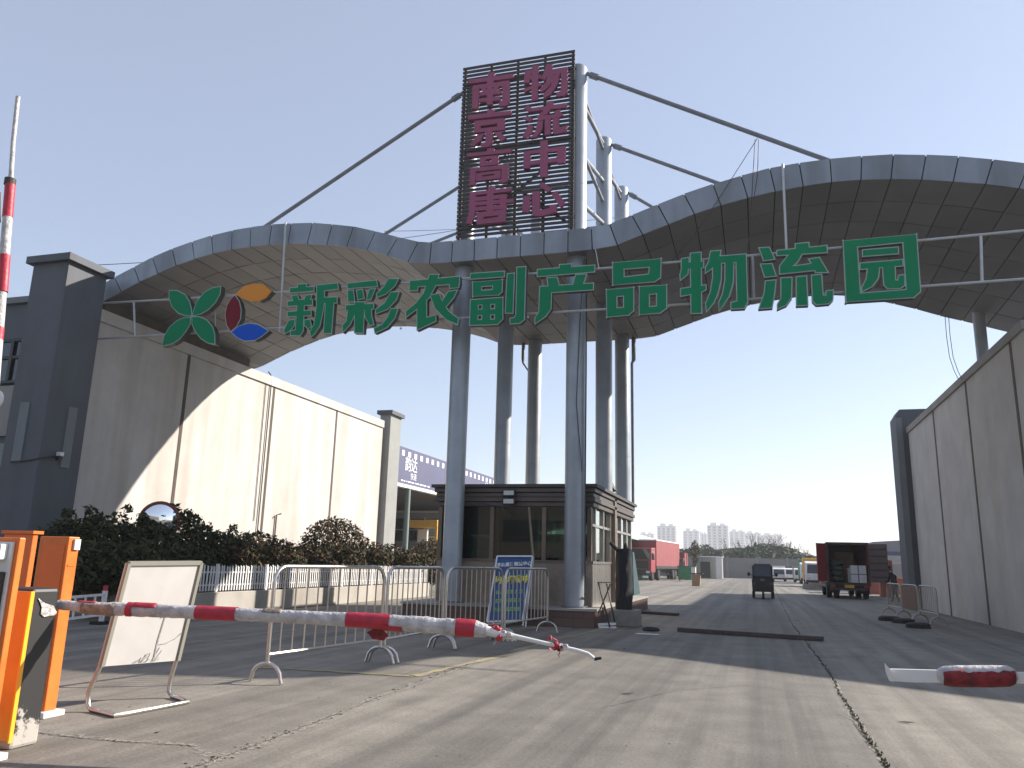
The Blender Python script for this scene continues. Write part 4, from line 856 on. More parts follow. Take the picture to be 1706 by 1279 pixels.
tr_.build('torn_marks', greym, wbd)

# ------------------------------------------------------------------ barrier machines at the left
oc = mat('orange_shade_panel', (.74,.15,.02), .42, var=.08, vscale=2.5)  # deeper orange copy, the shade of the camera-facing sides put into the colour
def face_quad(p, q, h): return None
# orange post behind the cabinet
pb = atZ(80, 1196); 
op = thing('orange_post', 'tall orange steel post on a white foot behind the black cabinet', 'post', (pb.x, pb.y, 0))
X1 = atZ(104,1188).x+.03; Yf = atZ(80,1197).y
MB().box(X1-.32, Yf, .05, X1, Yf+.12, 1.47).build('casing', M['koran'], op, bevel=.008)
MB().box(X1-.275, Yf-.006, .12, X1-.03, Yf-.002, 1.40).build('front_panel', oc, op)
MB().box(X1-.34, Yf-.05, 0, X1+.05, Yf+.17, .05).build('foot', M['white'], op, bevel=.01)
MB().box(X1+.002, Yf+.05, 1.36, X1+.022, Yf+.11, 1.45).build('sensor', M['white'], op); MB().box(X1+.002, Yf+.02, 1.22, X1+.006, Yf+.10, 1.235).build('vent_slot', oc, op)
# kiosk with a screen at the frame edge
kx = atY(33, 940, 4.35).x
kk_ = thing('ticket_kiosk', 'orange ticket kiosk with white front and dark screen at the left edge', 'kiosk', (kx-.2, 4.6, 0))
MB().box(kx-.50, 4.32, 0, kx, 4.37, 1.43).build('casing', M['koran'], kk_, bevel=.008)
MB().box(kx-.46, 4.30, .12, kx-.035, 4.318, 1.40).build('front_plate', mat('kiosk_white', (.66,.65,.63), .4, var=.1, vscale=3), kk_)
MB().box(kx-.44, 4.285, .72, kx-.055, 4.298, 1.20).build('screen', mat('screen_dark', (.03,.024,.02), .12), kk_)
MB().box(kx-.20, 4.24, 1.28, kx-.065, 4.299, 1.385).build('camera_hood', M['white'], kk_, bevel=.01); MB().box(kx-.18, 4.232, 1.30, kx-.085, 4.239, 1.365).build('camera_lens', M['black'], kk_)
MB().box(kx-.55, 4.27, .0, kx+.03, 4.46, .04).build('foot', M['white'], kk_)
k2 = atY(54, 900, 6.1)
ob = thing('orange_post', 'second orange steel post half hidden behind the ticket kiosk', 'post', (k2.x-.2, 6.2, 0))
MB().box(k2.x-.36, 6.1, .05, k2.x, 6.16, 1.50).build('casing', oc, ob, bevel=.008); MB().box(k2.x-.38, 6.08, 1.50, k2.x+.02, 6.20, 1.53).build('cap', M['koran'], ob); MB().box(k2.x-.40,6.05,0,k2.x+.04,6.25,.05).build('foot', M['white'], ob)
def chipped_mat():          # black paint worn off to pale render along the foot, a ragged patch of wear
    mt = bpy.data.materials.new('chipped_black_paint'); mt.use_nodes = True; t = mt.node_tree; p = t.nodes['Principled BSDF']; L = t.links.new
    tc = t.nodes.new('ShaderNodeTexCoord'); sp = t.nodes.new('ShaderNodeSeparateXYZ'); L(tc.outputs['Object'], sp.inputs[0])
    n = t.nodes.new('ShaderNodeTexNoise'); n.inputs['Scale'].default_value = 9; n.inputs['Detail'].default_value = 8; n.inputs['Roughness'].default_value = .7; L(tc.outputs['Object'], n.inputs['Vector'])
    zr = t.nodes.new('ShaderNodeMapRange'); zr.inputs['From Max'].default_value = .42; zr.inputs['To Min'].default_value = .30; zr.inputs['To Max'].default_value = -.18; L(sp.outputs[2], zr.inputs['Value'])
    ad = t.nodes.new('ShaderNodeMath'); ad.operation = 'ADD'; L(n.outputs['Fac'], ad.inputs[0]); L(zr.outputs[0], ad.inputs[1])
    cr = t.nodes.new('ShaderNodeValToRGB'); cr.color_ramp.elements[0].position = .58; cr.color_ramp.elements[1].position = .64; cr.color_ramp.elements[0].color = (.020,.020,.020,1); cr.color_ramp.elements[1].color = (.40,.375,.335,1)
    L(ad.outputs[0], cr.inputs[0]); L(cr.outputs[0], p.inputs['Base Color'])
    bp = t.nodes.new('ShaderNodeBump'); bp.inputs['Strength'].default_value = .5; bp.inputs['Distance'].default_value = .006; L(cr.outputs[0], bp.inputs['Height']); L(bp.outputs[0], p.inputs['Normal']); p.inputs['Roughness'].default_value = .5; return mt
chipped = chipped_mat()
# black and amber cabinet carrying the boom
cx1 = atZ(75,1236).x; cy0, cy1 = 4.62, 4.87
cb_ = thing('boom_cabinet', 'black and amber barrier cabinet with chipped base at the left', 'barrier cabinet', (cx1-.2, 4.85, 0))
zc = atX(100, 974, cx1+.0).z; 
MB().box(cx1-.36, cy0+.012, 0, cx1, cy1, 1.08).build('casing', chipped, cb_, bevel=.025)
MB().box(cx1-.35, cy0-.004, .06, cx1-.012, cy0+.010, 1.06).build('front_panel', M['cabyel'], cb_, bevel=.004)
MB().box(cx1-.010, cy0-.006, .05, cx1+.006, cy0+.025, 1.06).build('edge_strip', mat('amber_edge_sunlit', (.85,.42,.03), .4), cb_)  # brighter amber strip paints the sunlit corner of the casing
MB().tube([(cx1-.19,cy0-.010,.79),(cx1-.19,cy0-.005,.79)], .042, 16).box(cx1-.205, cy0-.0095, .81, cx1-.175, cy0-.0045, .87).build('blue_badge', M['blue'], cb_)
# chipped white concrete smear on the base, torn foil at the boom socket
tf = MB(); tf.prism([(cx1+.004,cy0+.06,1.01),(cx1+.004,cy0+.12,.975),(cx1+.004,cy0+.20,.955),(cx1+.004,cy0+.24,.90),(cx1+.004,cy0+.22,.885),(cx1+.004,cy0+.13,.88),(cx1+.004,cy0+.10,.90),(cx1+.004,cy0+.10,.95)], (.006,0,0)); tf.build('torn_foil', mat('foil', (.62,.60,.57), .3, .4, var=.5, vscale=18, bump=.8, bscale=25), cb_)

# boom lying low across the lane
bm = thing('barrier_boom', 'sagging white barrier boom bandaged in red tape across the left lane', 'barrier', (cx1, 5.0, .95))
BP = [(97,1007),(150,1012),(200,1014.5),(300,1019),(400,1023),(500,1028),(600,1033),(700,1040),(760,1045),(790,1047),(812,1051)]
BR_ = [8,9.5,10.8,10.6,10.4,10.6,11.2,12.8,13.5,13,10]
def by(px): return lerp(4.95, 5.75, (px-97)/(1003-97))
K = .00445
def boompt(px):
    return atY(px, itp(px, [p[0] for p in BP], [p[1] for p in BP]), by(px))
def boomr(px): return itp(px, [p[0] for p in BP], BR_)*K
pxs = [97+i*6 for i in range(120)]; r3 = random.Random(4)
MB().tube([boompt(x) for x in pxs], [boomr(x)*(1+r3.uniform(-.06,.06)+.04*math.sin(x*.11)*math.sin(x*.037)) for x in pxs], 14).build('boom_tube', M['whitedirty'], bm, smooth=True)
for a, b, mm_ in ((328,395,'red'), (578,650,'red'), (760,792,'red')):
    xs_ = np.linspace(a, b, 10); MB().tube([boompt(x) for x in xs_], [boomr(x)*1.05+.002 for x in xs_], 14, caps=False).build('tape_band', M[mm_], bm, smooth=True)
# torn C-shaped red strip
def patch(x0, x1, a0, a1, mtl, name='tape_strip', k=1.07):
    mb = MB(); nx, na = 8, 6; vs = []; fs = []
    for i in range(nx+1):
        x = lerp(x0, x1, i/nx); p = boompt(x); d = (boompt(x+3)-boompt(x-3)).normalized(); s_ = d.cross(Vector((0,0,1))).normalized(); u_ = s_.cross(d)
        for j in range(na+1):
            a = R_(lerp(a0, a1, j/na)); vs.append(p + (s_*math.cos(a)+u_*math.sin(a))*(boomr(x)*k+.002))
    for i in range(nx):
        for j in range(na): fs.append((i*(na+1)+j, (i+1)*(na+1)+j, (i+1)*(na+1)+j+1, i*(na+1)+j+1))
    o = mb.add(vs, fs).build(name, mtl, bm, smooth=True); so_ = o.modifiers.new('thick', 'SOLIDIFY'); so_.thickness = .003; return o
patch(214, 224, -60, 80, M['red']); patch(225, 262, 25, 85, M['red']); patch(140, 195, -70, 40, M['greywall'] if False else mat('grimy_tape', (.30,.24,.19), .6, var=.6, vscale=22, bump=.5, bscale=30))
patch(640, 672, -85, -20, M['red']); patch(440, 470, 30, 75, mat('grimy_tape', (.3,.24,.19))); patch(130, 160, 60, 95, M['red'])
tg = [boompt(632)+Vector((0,0,-.03)), boompt(648)+Vector((0,0,-.09)), boompt(640)+Vector((0,.01,-.13)), boompt(622)+Vector((0,.01,-.125)), boompt(612)+Vector((0,0,-.08))]
MB().prism(tg, (0,.006,0)).build('tape_flap', M['reddark'], bm)
# broken end: knots and thin rod drooping
tip = [atY(x, y, by(x)) for x, y in ((806,1049),(835,1057),(862,1061),(915,1073),(960,1083),(980,1089),(988,1095),(990,1098))]
MB().tube(tip, [.034,.03,.017,.014,.014,.013,.011,.007], 10).build('end_rod', M['white'], bm, smooth=True)
def knot(px, py, r, mtl, seed):
    rr = random.Random(seed); c = atY(px, py, by(px)); mb = MB()
    for i in range(6): mb.ball(c+Vector((rr.gauss(0,r*.5), rr.gauss(0,r*.3), rr.gauss(0,r*.4))), r*rr.uniform(.35,.7), r*rr.uniform(.35,.6), r*rr.uniform(.3,.6), 8, 5)
    for i in range(6):
        a = c+Vector((rr.gauss(0,r*.7), rr.gauss(0,r*.4), rr.gauss(0,r*.6))); mb.prism([a, a+Vector((rr.gauss(0,r*.5),-.01,rr.gauss(0,r*.5))), a+Vector((rr.gauss(0,r*.5),.01,rr.gauss(0,r*.5)))], (.001,.003,.001))
    return mb.build('tape_knot', mtl, bm)
knot(822,1049,.040,M['red'],1); knot(838,1058,.042,M['whitedirty'],2); knot(848,1062,.03,M['whitedirty'],5); knot(832,1057,.045,M['red'],6); knot(926,1075,.034,M['red'],3); knot(936,1078,.028,M['whitedirty'],4); knot(930,1080,.03,M['reddark'],7)
MB().tube([tip[-1], atY(1002,1096,by(1003))], [.012,.009], 8).build('rod_cap', M['black'], bm)

# boom stub at the right
ry = 6.4
rbm = thing('barrier_boom', 'white flat barrier boom with worn red wrapping at the right edge', 'barrier', atY(1700,1128,ry))
def rp_(x, y): return atY(x, y, ry)
MB().prism([rp_(1476,1114), rp_(1706,1120), rp_(1760,1122), rp_(1760,1140), rp_(1706,1139), rp_(1520,1137), rp_(1484,1135)], (0,.03,0)).build('boom_blade', M['white'], rbm, bevel=.004)
MB().prism([rp_(1473,1104), rp_(1481,1113), rp_(1487,1134), rp_(1481,1133), rp_(1476,1121)], (-.0,-.05,0)).build('bent_tip', M['white'], rbm)
xs_ = [1561,1566,1575,1600,1630,1660,1684,1692,1695]; rd = [5,10,13,14,14,14,13,9,6]
MB().tube([rp_(x,1126)+Vector((0,.015,0)) for x in xs_], [r_*.0049 for r_ in rd], 14).build('wrapping', M['whitedirty'], rbm, smooth=True)
wp = MB(); vs = []; fs = []; rr = random.Random(6)
for i in range(13):
    x = lerp(1570, 1690, i/12); p = rp_(x,1126)+Vector((0,.015,0)); r_ = itp(x, xs_, rd)*.0049+.004
    for j in range(9):
        a = R_(lerp(-75+rr.uniform(-8,8), 28+rr.uniform(-16,16), j/8)); vs.append(p+Vector((0,-r_*math.cos(a), r_*math.sin(a))))
for i in range(12):
    for j in range(8): fs.append((i*9+j,(i+1)*9+j,(i+1)*9+j+1,i*9+j+1))
wo_ = wp.add(vs, fs).build('red_wrapping', M['reddark'], rbm, smooth=True); wo_.modifiers.new('thick','SOLIDIFY').thickness = .003
MB().box(rp_(1760,1126).x-.05, ry-.15, 0, rp_(1760,1126).x+.3, ry+.2, 1.0).build('cabinet', M['black'], rbm, bevel=.02)

# raised boom at the left edge
yb = 6.9
rz = thing('barrier_boom', 'raised red and white barrier boom pointing up at the left edge', 'barrier', (atY(-40,900,yb).x, yb, 0))
def up(x, y): return atY(x, y, yb)
seg = [((-14,690),(-9,610),'white'), ((-9,610),(-2,545),'red'), ((-2,545),(4,486),'white'), ((4,486),(8.5,425),'red'), ((8.5,425),(12.5,362),'white'), ((12.5,362),(17,308),'red')]
MB().tube([up(-40,990), up(-14,690), up(17,308)], [.062,.058,.055], 14).build('boom_tube', M['whitedirty'], rz, smooth=True)
for a, b, c in seg:
    if c == 'red': MB().tube([up(*a), up(*b)], .060, 14).build('tape_band', M['red'], rz, smooth=True)
MB().tube([up(17,312), up(18.5,290), up(22,235), up(30,161)], [.042,.028,.027,.027], 12).build('end_tube', M['whitedirty'], rz, smooth=True)
MB().tube([up(16,308), up(17.5,298)], .066, 14).build('collar', M['rust'], rz)
MB().tube([up(1,320)+Vector((-.01,0,0)), up(0,370)], .012, 6).build('cable', M['wirem'], rz)
bb = up(-40,990); MB().box(bb.x-.2, yb-.15, 0, bb.x+.2, yb+.2, 1.05).build('cabinet', M['koran'], rz, bevel=.01)
# low white rail fence behind the boom
wf_a, wf_b = atZ(90,1052), atZ(168,1040)
lf = thing('rail_fence', 'short low white rail fence behind the boom at the left', 'fence', wf_b)
dv = (wf_b-wf_a)
MB().bar(wf_b, wf_b+Vector((0,0,.62)), .07).build('post', M['white'], lf); MB().bar(wf_b+Vector((0,0,.62)), wf_b+Vector((0,0,.72)), .06).build('post_cap', M['red'], lf)
MB().box(wf_b.x-.14,wf_b.y-.14,0,wf_b.x+.14,wf_b.y+.14,.06).build('post_base', M['rubber'], lf)
for z in (.18, .55): MB().bar(wf_b+Vector((0,0,z)), wf_a-dv*.6+Vector((0,0,z)), .03, .045).build('rail', M['white'], lf)
for i in range(6): q = wf_b-dv*(.22*(i+1)); MB().bar(q+Vector((0,0,.18)), q+Vector((0,0,.55)), .028).build('upright', M['white'], lf)

# steel bar lying across the lane
ba, bb_ = atZ(1130,1052), atZ(1372,1068)
sp_ = thing('steel_beam', 'long rusty steel beam lying across the shaded lane', 'beam', (ba+bb_)/2)
MB().bar(ba+Vector((0,0,.045)), bb_+Vector((0,0,.045)), .16, .08).build('beam', M['rust'], sp_, bevel=.008); MB().bar(ba+Vector((0,.03,.089)), bb_+Vector((0,.03,.089)), .05, .006).build('top_strip', mat('pale_steel', (.22,.19,.17), .5, .5, var=.4, vscale=8), sp_)  # narrow paler strip along the top of the beam
b2a, b2b = atZ(1068,1022), atZ(1130,1026)
tag(MB().bar(b2a+Vector((0,0,.04)), b2b+Vector((0,0,.04)), .14, .07).build('steel_beam', M['rust']), 'short dark steel beam lying behind the wrapped cabinet', 'beam')

# ------------------------------------------------------------------ courier shed with the navy banner, left background
SX = -20.0
sd_ = thing('courier_shed', 'open shed with a long navy banner behind the left wall', 'building', (SX-5, 55, 0))
MB().box(SX-.3, 39, 5.75, SX, 76, 7.93).build('banner', M['navy'], sd_); MB().box(SX-.32, 39, 5.55, SX+.05, 76, 5.745).build('eave_trim', M['white'], sd_)
MB().prism([(SX-.31,39,5.6),(SX-16,39,5.6),(SX-16,39,5.8),(SX-.31,39,5.8)], (0,37,0)).build('roof', M['slate'], sd_)
sq = MB(); 
for i in range(34):
    y = 42.2+i*.92; sq.box(SX+.002, y, 7.42, SX+.012, y+.36, 7.74)
sq.build('white_squares', M['bannerw'], sd_)
def side_mw(y, z): 
    mw = Matrix((Vector((0,1,0)), Vector((0,0,1)), Vector((1,0,0)))).transposed().to_4x4(); mw.translation = (SX+.012, y, z); return mw
text_mesh('韵达', .92, M['bannerw'], 'lettering', side_mw(44.55, 6.93), sd_, .003, .004); text_mesh('快递', .46, M['bannerw'], 'lettering', side_mw(44.95, 6.28), sd_, .003, .0)
dmk = MB(); r9 = random.Random(9); y = 43.2
while y < 47.5:
    l = r9.uniform(.10,.5); dmk.box(SX+.002, y, 5.90, SX+.010, y+l, 5.98); y += l+r9.uniform(.06,.22)
dmk.build('small_print', M['bannerw'], sd_)
text_mesh('韵达', .9, M['bannerw'], 'lettering', side_mw(59.5, 6.9), sd_, .003, .012)
for y in (44.6, 52.5, 60.5, 68.5): MB().tube([(SX-.15,y,0),(SX-.15,y,5.6)], .17, 12).build('column', mat('shed_column', (.16,.20,.18), .6), sd_, smooth=True)
MB().box(SX-16, 75.8, 0, SX-.31, 76, 5.6).box(SX-16, 39, 0, SX-15.8, 75.8, 5.6).build('back_wall', M['slate'], sd_)
ofc = thing('office_front', 'white framed office front under the courier shed', 'building', (-26, 62, 0))
MB().box(-34, 62.1, 0, -20.6, 62.4, 5.2).build('wall', mat('office_wall', (.35,.36,.38), .8, var=.1, vscale=1), ofc)
for i in range(9):
    x = -33.5+i*1.43; MB().box(x+.08, 62.06, 2.9, x+1.35, 62.09, 4.7).build('window', M['glassb'], ofc); MB().box(x-.04, 62.0, 2.8, x+.04, 62.055, 4.8).box(x+.05,62.0,3.75,x+1.38,62.055,3.82).build('window_frame', M['white'], ofc)
MB().box(-34, 61.8, 5.21, -20.6, 62.3, 5.35).build('gutter', M['white'], ofc)
fs0, fs1 = atY(674,905,52), atY(727,905,52)
st_ = thing('food_stall', 'yellow framed food stall under the courier shed', 'stall', (fs0.x, 52.5, 0))
MB().box(fs0.x, 52.0, 2.75, fs1.x, 54.0, 3.15).build('canopy', M['yellow'], st_, bevel=.04)
for x in (fs0.x+.08, fs1.x-.08): MB().box(x-.07, 52.05, 0, x+.07, 52.2, 2.75).build('post', M['yellow'], st_)
MB().box(fs0.x+.1, 52.25, 0, fs1.x-.1, 53.6, 1.5).build('counter', M['slate'], st_); MB().box(fs0.x+.2, 53.7, 1.5, fs0.x+.95, 53.9, 2.7).build('menu_panel', M['paper'], st_); MB().box(fs1.x-.75, 52.3, 1.6, fs1.x-.25, 52.5, 2.3).build('price_panel', mat('cream_panel', (.7,.6,.35), .6), st_)
MB().ball((fs0.x+1.35,52.6,1.75), .3,.25,.22).build('sack', M['paper'], st_); st_.scale = (1, 1, 1.30)

# ------------------------------------------------------------------ yard beyond: vehicles
def truck(name, label, X, Y, cabc, boxc, L=12.0, group='lorries parked at the far left of the yard', topw=True):
    t = thing(name, label, 'truck', (X, Y, 0), group); w2 = 1.25
    c = MB().prism([(X-w2,Y,.75),(X-w2,Y,2.0),(X-w2,Y+.25,3.0),(X-w2,Y+1.9,3.05),(X-w2,Y+1.9,.75)], (2*w2,0,0)).build('cab', cabc, t, bevel=.05)
    MB().prism([(X-w2+.15,Y-.02,1.95),(X+w2-.15,Y-.02,1.95),(X+w2-.2,Y+.20,2.85),(X-w2+.2,Y+.20,2.85)], (0,.02,0)).build('windscreen', M['glassb'], t)
    MB().box(X-w2+.1,Y-.06,.45,X+w2-.1,Y+.1,1.0).build('bumper', M['black'], t); MB().box(X-w2+.25,Y-.05,1.1,X+w2-.25,Y-.005,1.8).build('grille', M['black'], t)
    for s in (-1,1):
        MB().box(X+s*.95-.17,Y-.08,.68,X+s*.95+.17,Y-.065,.9).build('headlight', mat('headlight', (.6,.6,.58), .1), t); MB().box(X+s*(w2+.12)-.08,Y+.15,1.9,X+s*(w2+.12)+.08,Y+.22,2.5).build('mirror', M['black'], t)
        MB().quad((X+s*(w2+.004),Y+.45,1.9),(X+s*(w2+.004),Y+1.5,1.9),(X+s*(w2+.004),Y+1.4,2.75),(X+s*(w2+.004),Y+.5,2.75)).build('side_window', M['glassb'], t)
        for yw in (Y+.9, Y+3.6, Y+L-3.2, Y+L-1.9):
            MB().wheel((X+s*1.05,yw,.5), (1,0,0), .5, .35).build('wheel', M['rubber'], t)
    bx_ = MB(); n_ = 26
    for i in range(n_):                                  # curtain side with soft folds
        y0 = lerp(Y+2.3,Y+L,i/n_); y1 = lerp(Y+2.3,Y+L,(i+1)/n_); dd = .06*(i % 2)
        for s in (-1,1): bx_.quad((X+s*(w2+dd),y0,1.35),(X+s*(w2+.06-dd),y1,1.35),(X+s*(w2+.02),y1,3.75),(X+s*(w2+.02),y0,3.75))
    bx_.quad((X-w2,Y+2.3,1.35),(X+w2,Y+2.3,1.35),(X+w2,Y+2.3,3.75),(X-w2,Y+2.3,3.75)).quad((X-w2,Y+L,1.35),(X+w2,Y+L,1.35),(X+w2,Y+L,3.75),(X-w2,Y+L,3.75))
    bx_.build('curtain_side', boxc, t); MB().box(X-w2-.05,Y+2.25,3.75,X+w2+.05,Y+L+.05,3.86).build('trailer_roof', M['white'] if topw else boxc, t)
    MB().box(X-w2,Y+2.3,1.1,X+w2,Y+L,1.35).box(X-.4,Y+1.9,.7,X+.4,Y+L,1.1).build('chassis', M['black'], t); return t
tk = truck('lorry', 'red curtain sided lorry facing the camera beside the booth', -11.0, 76.5, M['truckred'], M['tarpred'], 14); tk.location.x = -10.7; tk.rotation_euler = (0, 0, R_(-5.5))
tk = truck('lorry', 'smaller dark fronted lorry behind the green bin', -8.6, 90, mat('cab_dark', (.06,.045,.05), .5), M['tarpred'], 8, topw=False); tk.scale = (.74, .74, .74)
gbn = atZ(1143,968); gn = thing('waste_bin', 'green and white waste container beside the red lorry', 'bin', gbn)
MB().box(gbn.x-.75,gbn.y,.12,gbn.x+.5,gbn.y+1,1.35).build('body', M['binG'], gn, bevel=.04); MB().box(gbn.x+.505,gbn.y+.02,.12,gbn.x+.9,gbn.y+1,1.35).build('white_side', M['white'], gn); MB().box(gbn.x-.8,gbn.y-.05,1.352,gbn.x+.95,gbn.y+1.05,1.44).build('lid', M['binG'], gn)
for s in (-.6,.7): MB().wheel((gbn.x+s,gbn.y+.1,.08),(1,0,0),.08,.08,8).build('wheel', M['rubber'], gn)
cbx = atZ(1160,976); cn = thing('packing_case', 'brown packing case standing alone on the sunlit yard', 'box', cbx)
MB().prism([(cbx.x-.3,cbx.y,0),(cbx.x+.25,cbx.y,0),(cbx.x+.32,cbx.y,.80),(cbx.x-.32,cbx.y,.84)], (0,.6,0)).build('case', M['card'], cn, bevel=.01); MB().box(cbx.x-.45,cbx.y-.05,.845,cbx.x+.5,cbx.y+.7,.92).build('lid_board', M['rust'], cn)

def tricycle():
    b = atZ(1272, 998); X, Y = b.x, b.y
    t = thing('cargo_tricycle', 'black enclosed cargo tricycle driving along the shaded lane', 'tricycle', (X, Y, 0)); w2 = .47
    MB().prism([(X-w2,Y,.32),(X-w2*1.02,Y-.06,.85),(X-w2*.92,Y+.05,1.0),(X-w2*.80,Y+.32,1.58),(X+w2*.80,Y+.32,1.58),(X+w2*.92,Y+.05,1.0),(X+w2*1.02,Y-.06,.85),(X+w2,Y,.32)], (0,.9,0)).build('cab', M['black'], t, bevel=.05)
    MB().box(X-w2*.98,Y+.95,.40,X+w2*.98,Y+2.3,1.50).build('cargo_box', mat('tricycle_body', (.02,.025,.035), .45), t, bevel=.03)
    MB().prism([(X-w2*.80,Y-.012,1.0),(X+w2*.80,Y-.012,1.0),(X+w2*.68,Y+.285,1.50),(X-w2*.68,Y+.285,1.50)], (0,-.02,.008)).build('windscreen', mat('tricycle_glass', (.03,.04,.05), .08), t)
    MB().box(X-.10,Y-.085,.80,X+.10,Y-.07,.92).build('number_plate', mat('plate_dark', (.10,.12,.10), .5), t)
    for s in (-1,1):
        MB().box(X+s*.36-.07,Y-.09,.62,X+s*.36+.07,Y-.065,.74).build('headlight', M['glassb'], t)
        MB().bar((X+s*.45,Y+.1,1.05),(X+s*.56,Y+.05,1.08),.03).ball((X+s*.60,Y+.04,1.10),.075,.04,.09,8,6).build('mirror', M['black'], t)
        wl = MB().wheel((X+s*.42,Y+1.7,.24),(1,0,0),.24,.12).build('wheel', M['rubber'], t)
        MB().box(X+s*.42-.06,Y-.02,.05,X+s*.42+.06,Y+.3,.34).build('mudguard', M['rubber'], t)
    MB().wheel((X,Y+.2,.24),(1,0,0),.24,.10).build('wheel', M['rubber'], t)
tricycle()

def boxtruck():
    a = atZ(1384, 997); b_ = atZ(1447, 998.5); Y = 43.5
    xl, xr = atY(1378,940,Y).x, atY(1448,940,Y).x; zt2 = atY(1412,904,Y).z; zf = .78
    t = thing('box_truck', 'red box truck parked with its rear doors open and boxes inside', 'truck', ((xl+xr)/2, Y, 0)); L = 5.2
    MB().box(xl,Y,zf,xl+.05,Y+L,zt2).box(xr-.05,Y,zf,xr,Y+L,zt2).box(xl+.05,Y+L-.05,zf,xr-.05,Y+L,zt2).box(xl+.05,Y,zt2-.06,xr-.05,Y+L-.05,zt2).build('cargo_box', M['truckred'], t)
    MB().box(xl+.05,Y-.02,zf-.12,xr-.05,Y+L-.06,zf+.0).build('floor', M['rust'], t)
    fr = MB().box(xl-.02,Y-.05,zf-.14,xl+.08,Y-.003,zt2+.02).box(xr-.08,Y-.05,zf-.14,xr+.02,Y-.003,zt2+.02).box(xl+.081,Y-.05,zt2-.1,xr-.081,Y-.003,zt2+.02).build('door_frame', M['rust'], t)
    # doors folded back: the left one lies along the side, the right one stands half open
    MB().obox((xl-.25,Y-.30,(zf+zt2)/2), (.6,.8,0),(-.8,.6,0),(0,0,1), .42,.025,(zt2-zf)/2-.05).build('door', M['truckred'], t)
    d2 = MB().obox((xr+.40,Y-.28,(zf+zt2)/2), (.85,-.53,0),(.53,.85,0),(0,0,1), .44,.03,(zt2-zf)/2-.05).build('door', mat('door_inside', (.11,.075,.075), .6, var=.25, vscale=3), t)
    rb3 = MB()
    for k in range(5): rb3.obox((xr+.385,Y-.315,lerp(zf+.3,zt2-.3,k/4)), (.85,-.53,0),(.53,.85,0),(0,0,1), .40,.012,.04)
    o = rb3.build('door_rib', M['black'], None); o.parent = d2
    MB().box(xl+.1,Y+.1,.5,xr-.1,Y+L+1.5,zf-.125).build('chassis', M['black'], t)
    MB().box(xl+.05,Y+L+.15,.6,xr-.05,Y+L+1.9,2.3).build('cab', M['truckred'], t, bevel=.06)
    for s in (xl+.28, xr-.28):
        for k in (-.17,.17): MB().wheel((s+k,Y+1.2,.42),(1,0,0),.42,.24).build('wheel', M['rubber'], t)
        MB().wheel((s,Y+L+1.0,.42),(1,0,0),.42,.26).build('wheel', M['rubber'], t); MB().box(s-.3,Y+.62,.28,s+.3,Y+.64,.75).build('mud_flap', M['rubber'], t)
    MB().box(xl+.1,Y-.02,.42,xr-.1,Y+.08,.52).build('rear_bumper', M['rust'], t)
    for x in (xl+.12, xr-.3): MB().box(x,Y-.06,.56,x+.2,Y-.025,.66).build('tail_light', M['red'], t)
    MB().box((xl+xr)/2-.22,Y-.045,.54,(xl+xr)/2+.22,Y-.025,.68).build('number_plate', M['yellow'], t)
    return t, xl, xr, Y, zf
bt, xl, xr, YT, zf = boxtruck()
cargo = [('white_box', 'white carton with strapping at the right of the truck bed', xr-.85, YT+.15, .72, .6, .85, M['white']), ('stacked_trays', 'pale stacked trays in the middle of the truck bed', xl+.95, YT+.2, .35, .4, .75, M['galv']), ('green_sack', 'green sacks piled at the left of the truck bed', xl+.2, YT+.4, .65, .8, 1.1, mat('sack_green', (.06,.10,.06), .8, var=.3, vscale=5)), ('brown_carton', 'brown carton standing deeper inside the truck', xl+.5, YT+1.6, .9, .8, 1.5, M['card'])]
for nm, lab, x, y, a, b, c, mm_ in cargo:
    mb = MB()
    if nm == 'stacked_trays':
        for k in range(8): mb.box(x,y,zf+.01+k*.09,x+a,y+b,zf+.075+k*.09)
    elif nm == 'green_sack':
        for k in range(4): mb.ball((x+a/2,y+b/2,zf+.16+k*.26), a/2,b/2,.17, 12, 7)
    else: mb.box(x,y,zf+.01,x+a,y+b,zf+c)
    cg = tag(mb.build(nm, mm_, None, bevel=0 if nm == 'green_sack' else .01, smooth=nm == 'green_sack'), lab, 'cargo')
    if nm == 'white_box':
        st2 = MB().box(x-.004,y-.004,zf+.4,x+a+.004,y+b+.004,zf+.44).box(x+a*.45,y-.006,zf+.02,x+a*.52,y+b+.006,zf+c+.004).build('strap', M['slate_l'], None); st2.parent = cg
pb2 = atZ(1493, 1003); person('person', 'person in dark clothes bending forward beside the red box truck', (pb2.x, pb2.y, 0), .88, 'stand', -1.0)
prd = atY(1480, 958, 55)
pv = thing('market_stall', 'salmon coloured stall with pale top beyond the box truck', 'stall', (prd.x, 55, 0))
MB().box(prd.x-1.3,55,0,prd.x+1.2,57,1.0).build('counter', M['pink'], pv); MB().box(prd.x-1.5,54.8,1.9,prd.x+1.4,57,2.35).build('top_board', M['sheetw'], pv)
for s in (-1.35,1.2): MB().box(prd.x+s,54.9,1.0,prd.x+s+.1,55,1.9).build('post', M['white'], pv)
bbx = thing('signal_box', 'salmon post box with dark window beside the truck door', 'box', (atY(1476,950,50).x,50,0))
MB().box(bbx.location.x-.35,50,.0,bbx.location.x+.35,50.6,2.0).build('casing', M['pink'], bbx, bevel=.03); MB().box(bbx.location.x+.0,49.98,1.1,bbx.location.x+.25,49.995,1.7).build('window', M['glassb'], bbx)
rs0 = atY(1455,915,62)
rs = thing('open_shed', 'grey roofed open shed right of the box truck', 'building', (10, 64, 0))
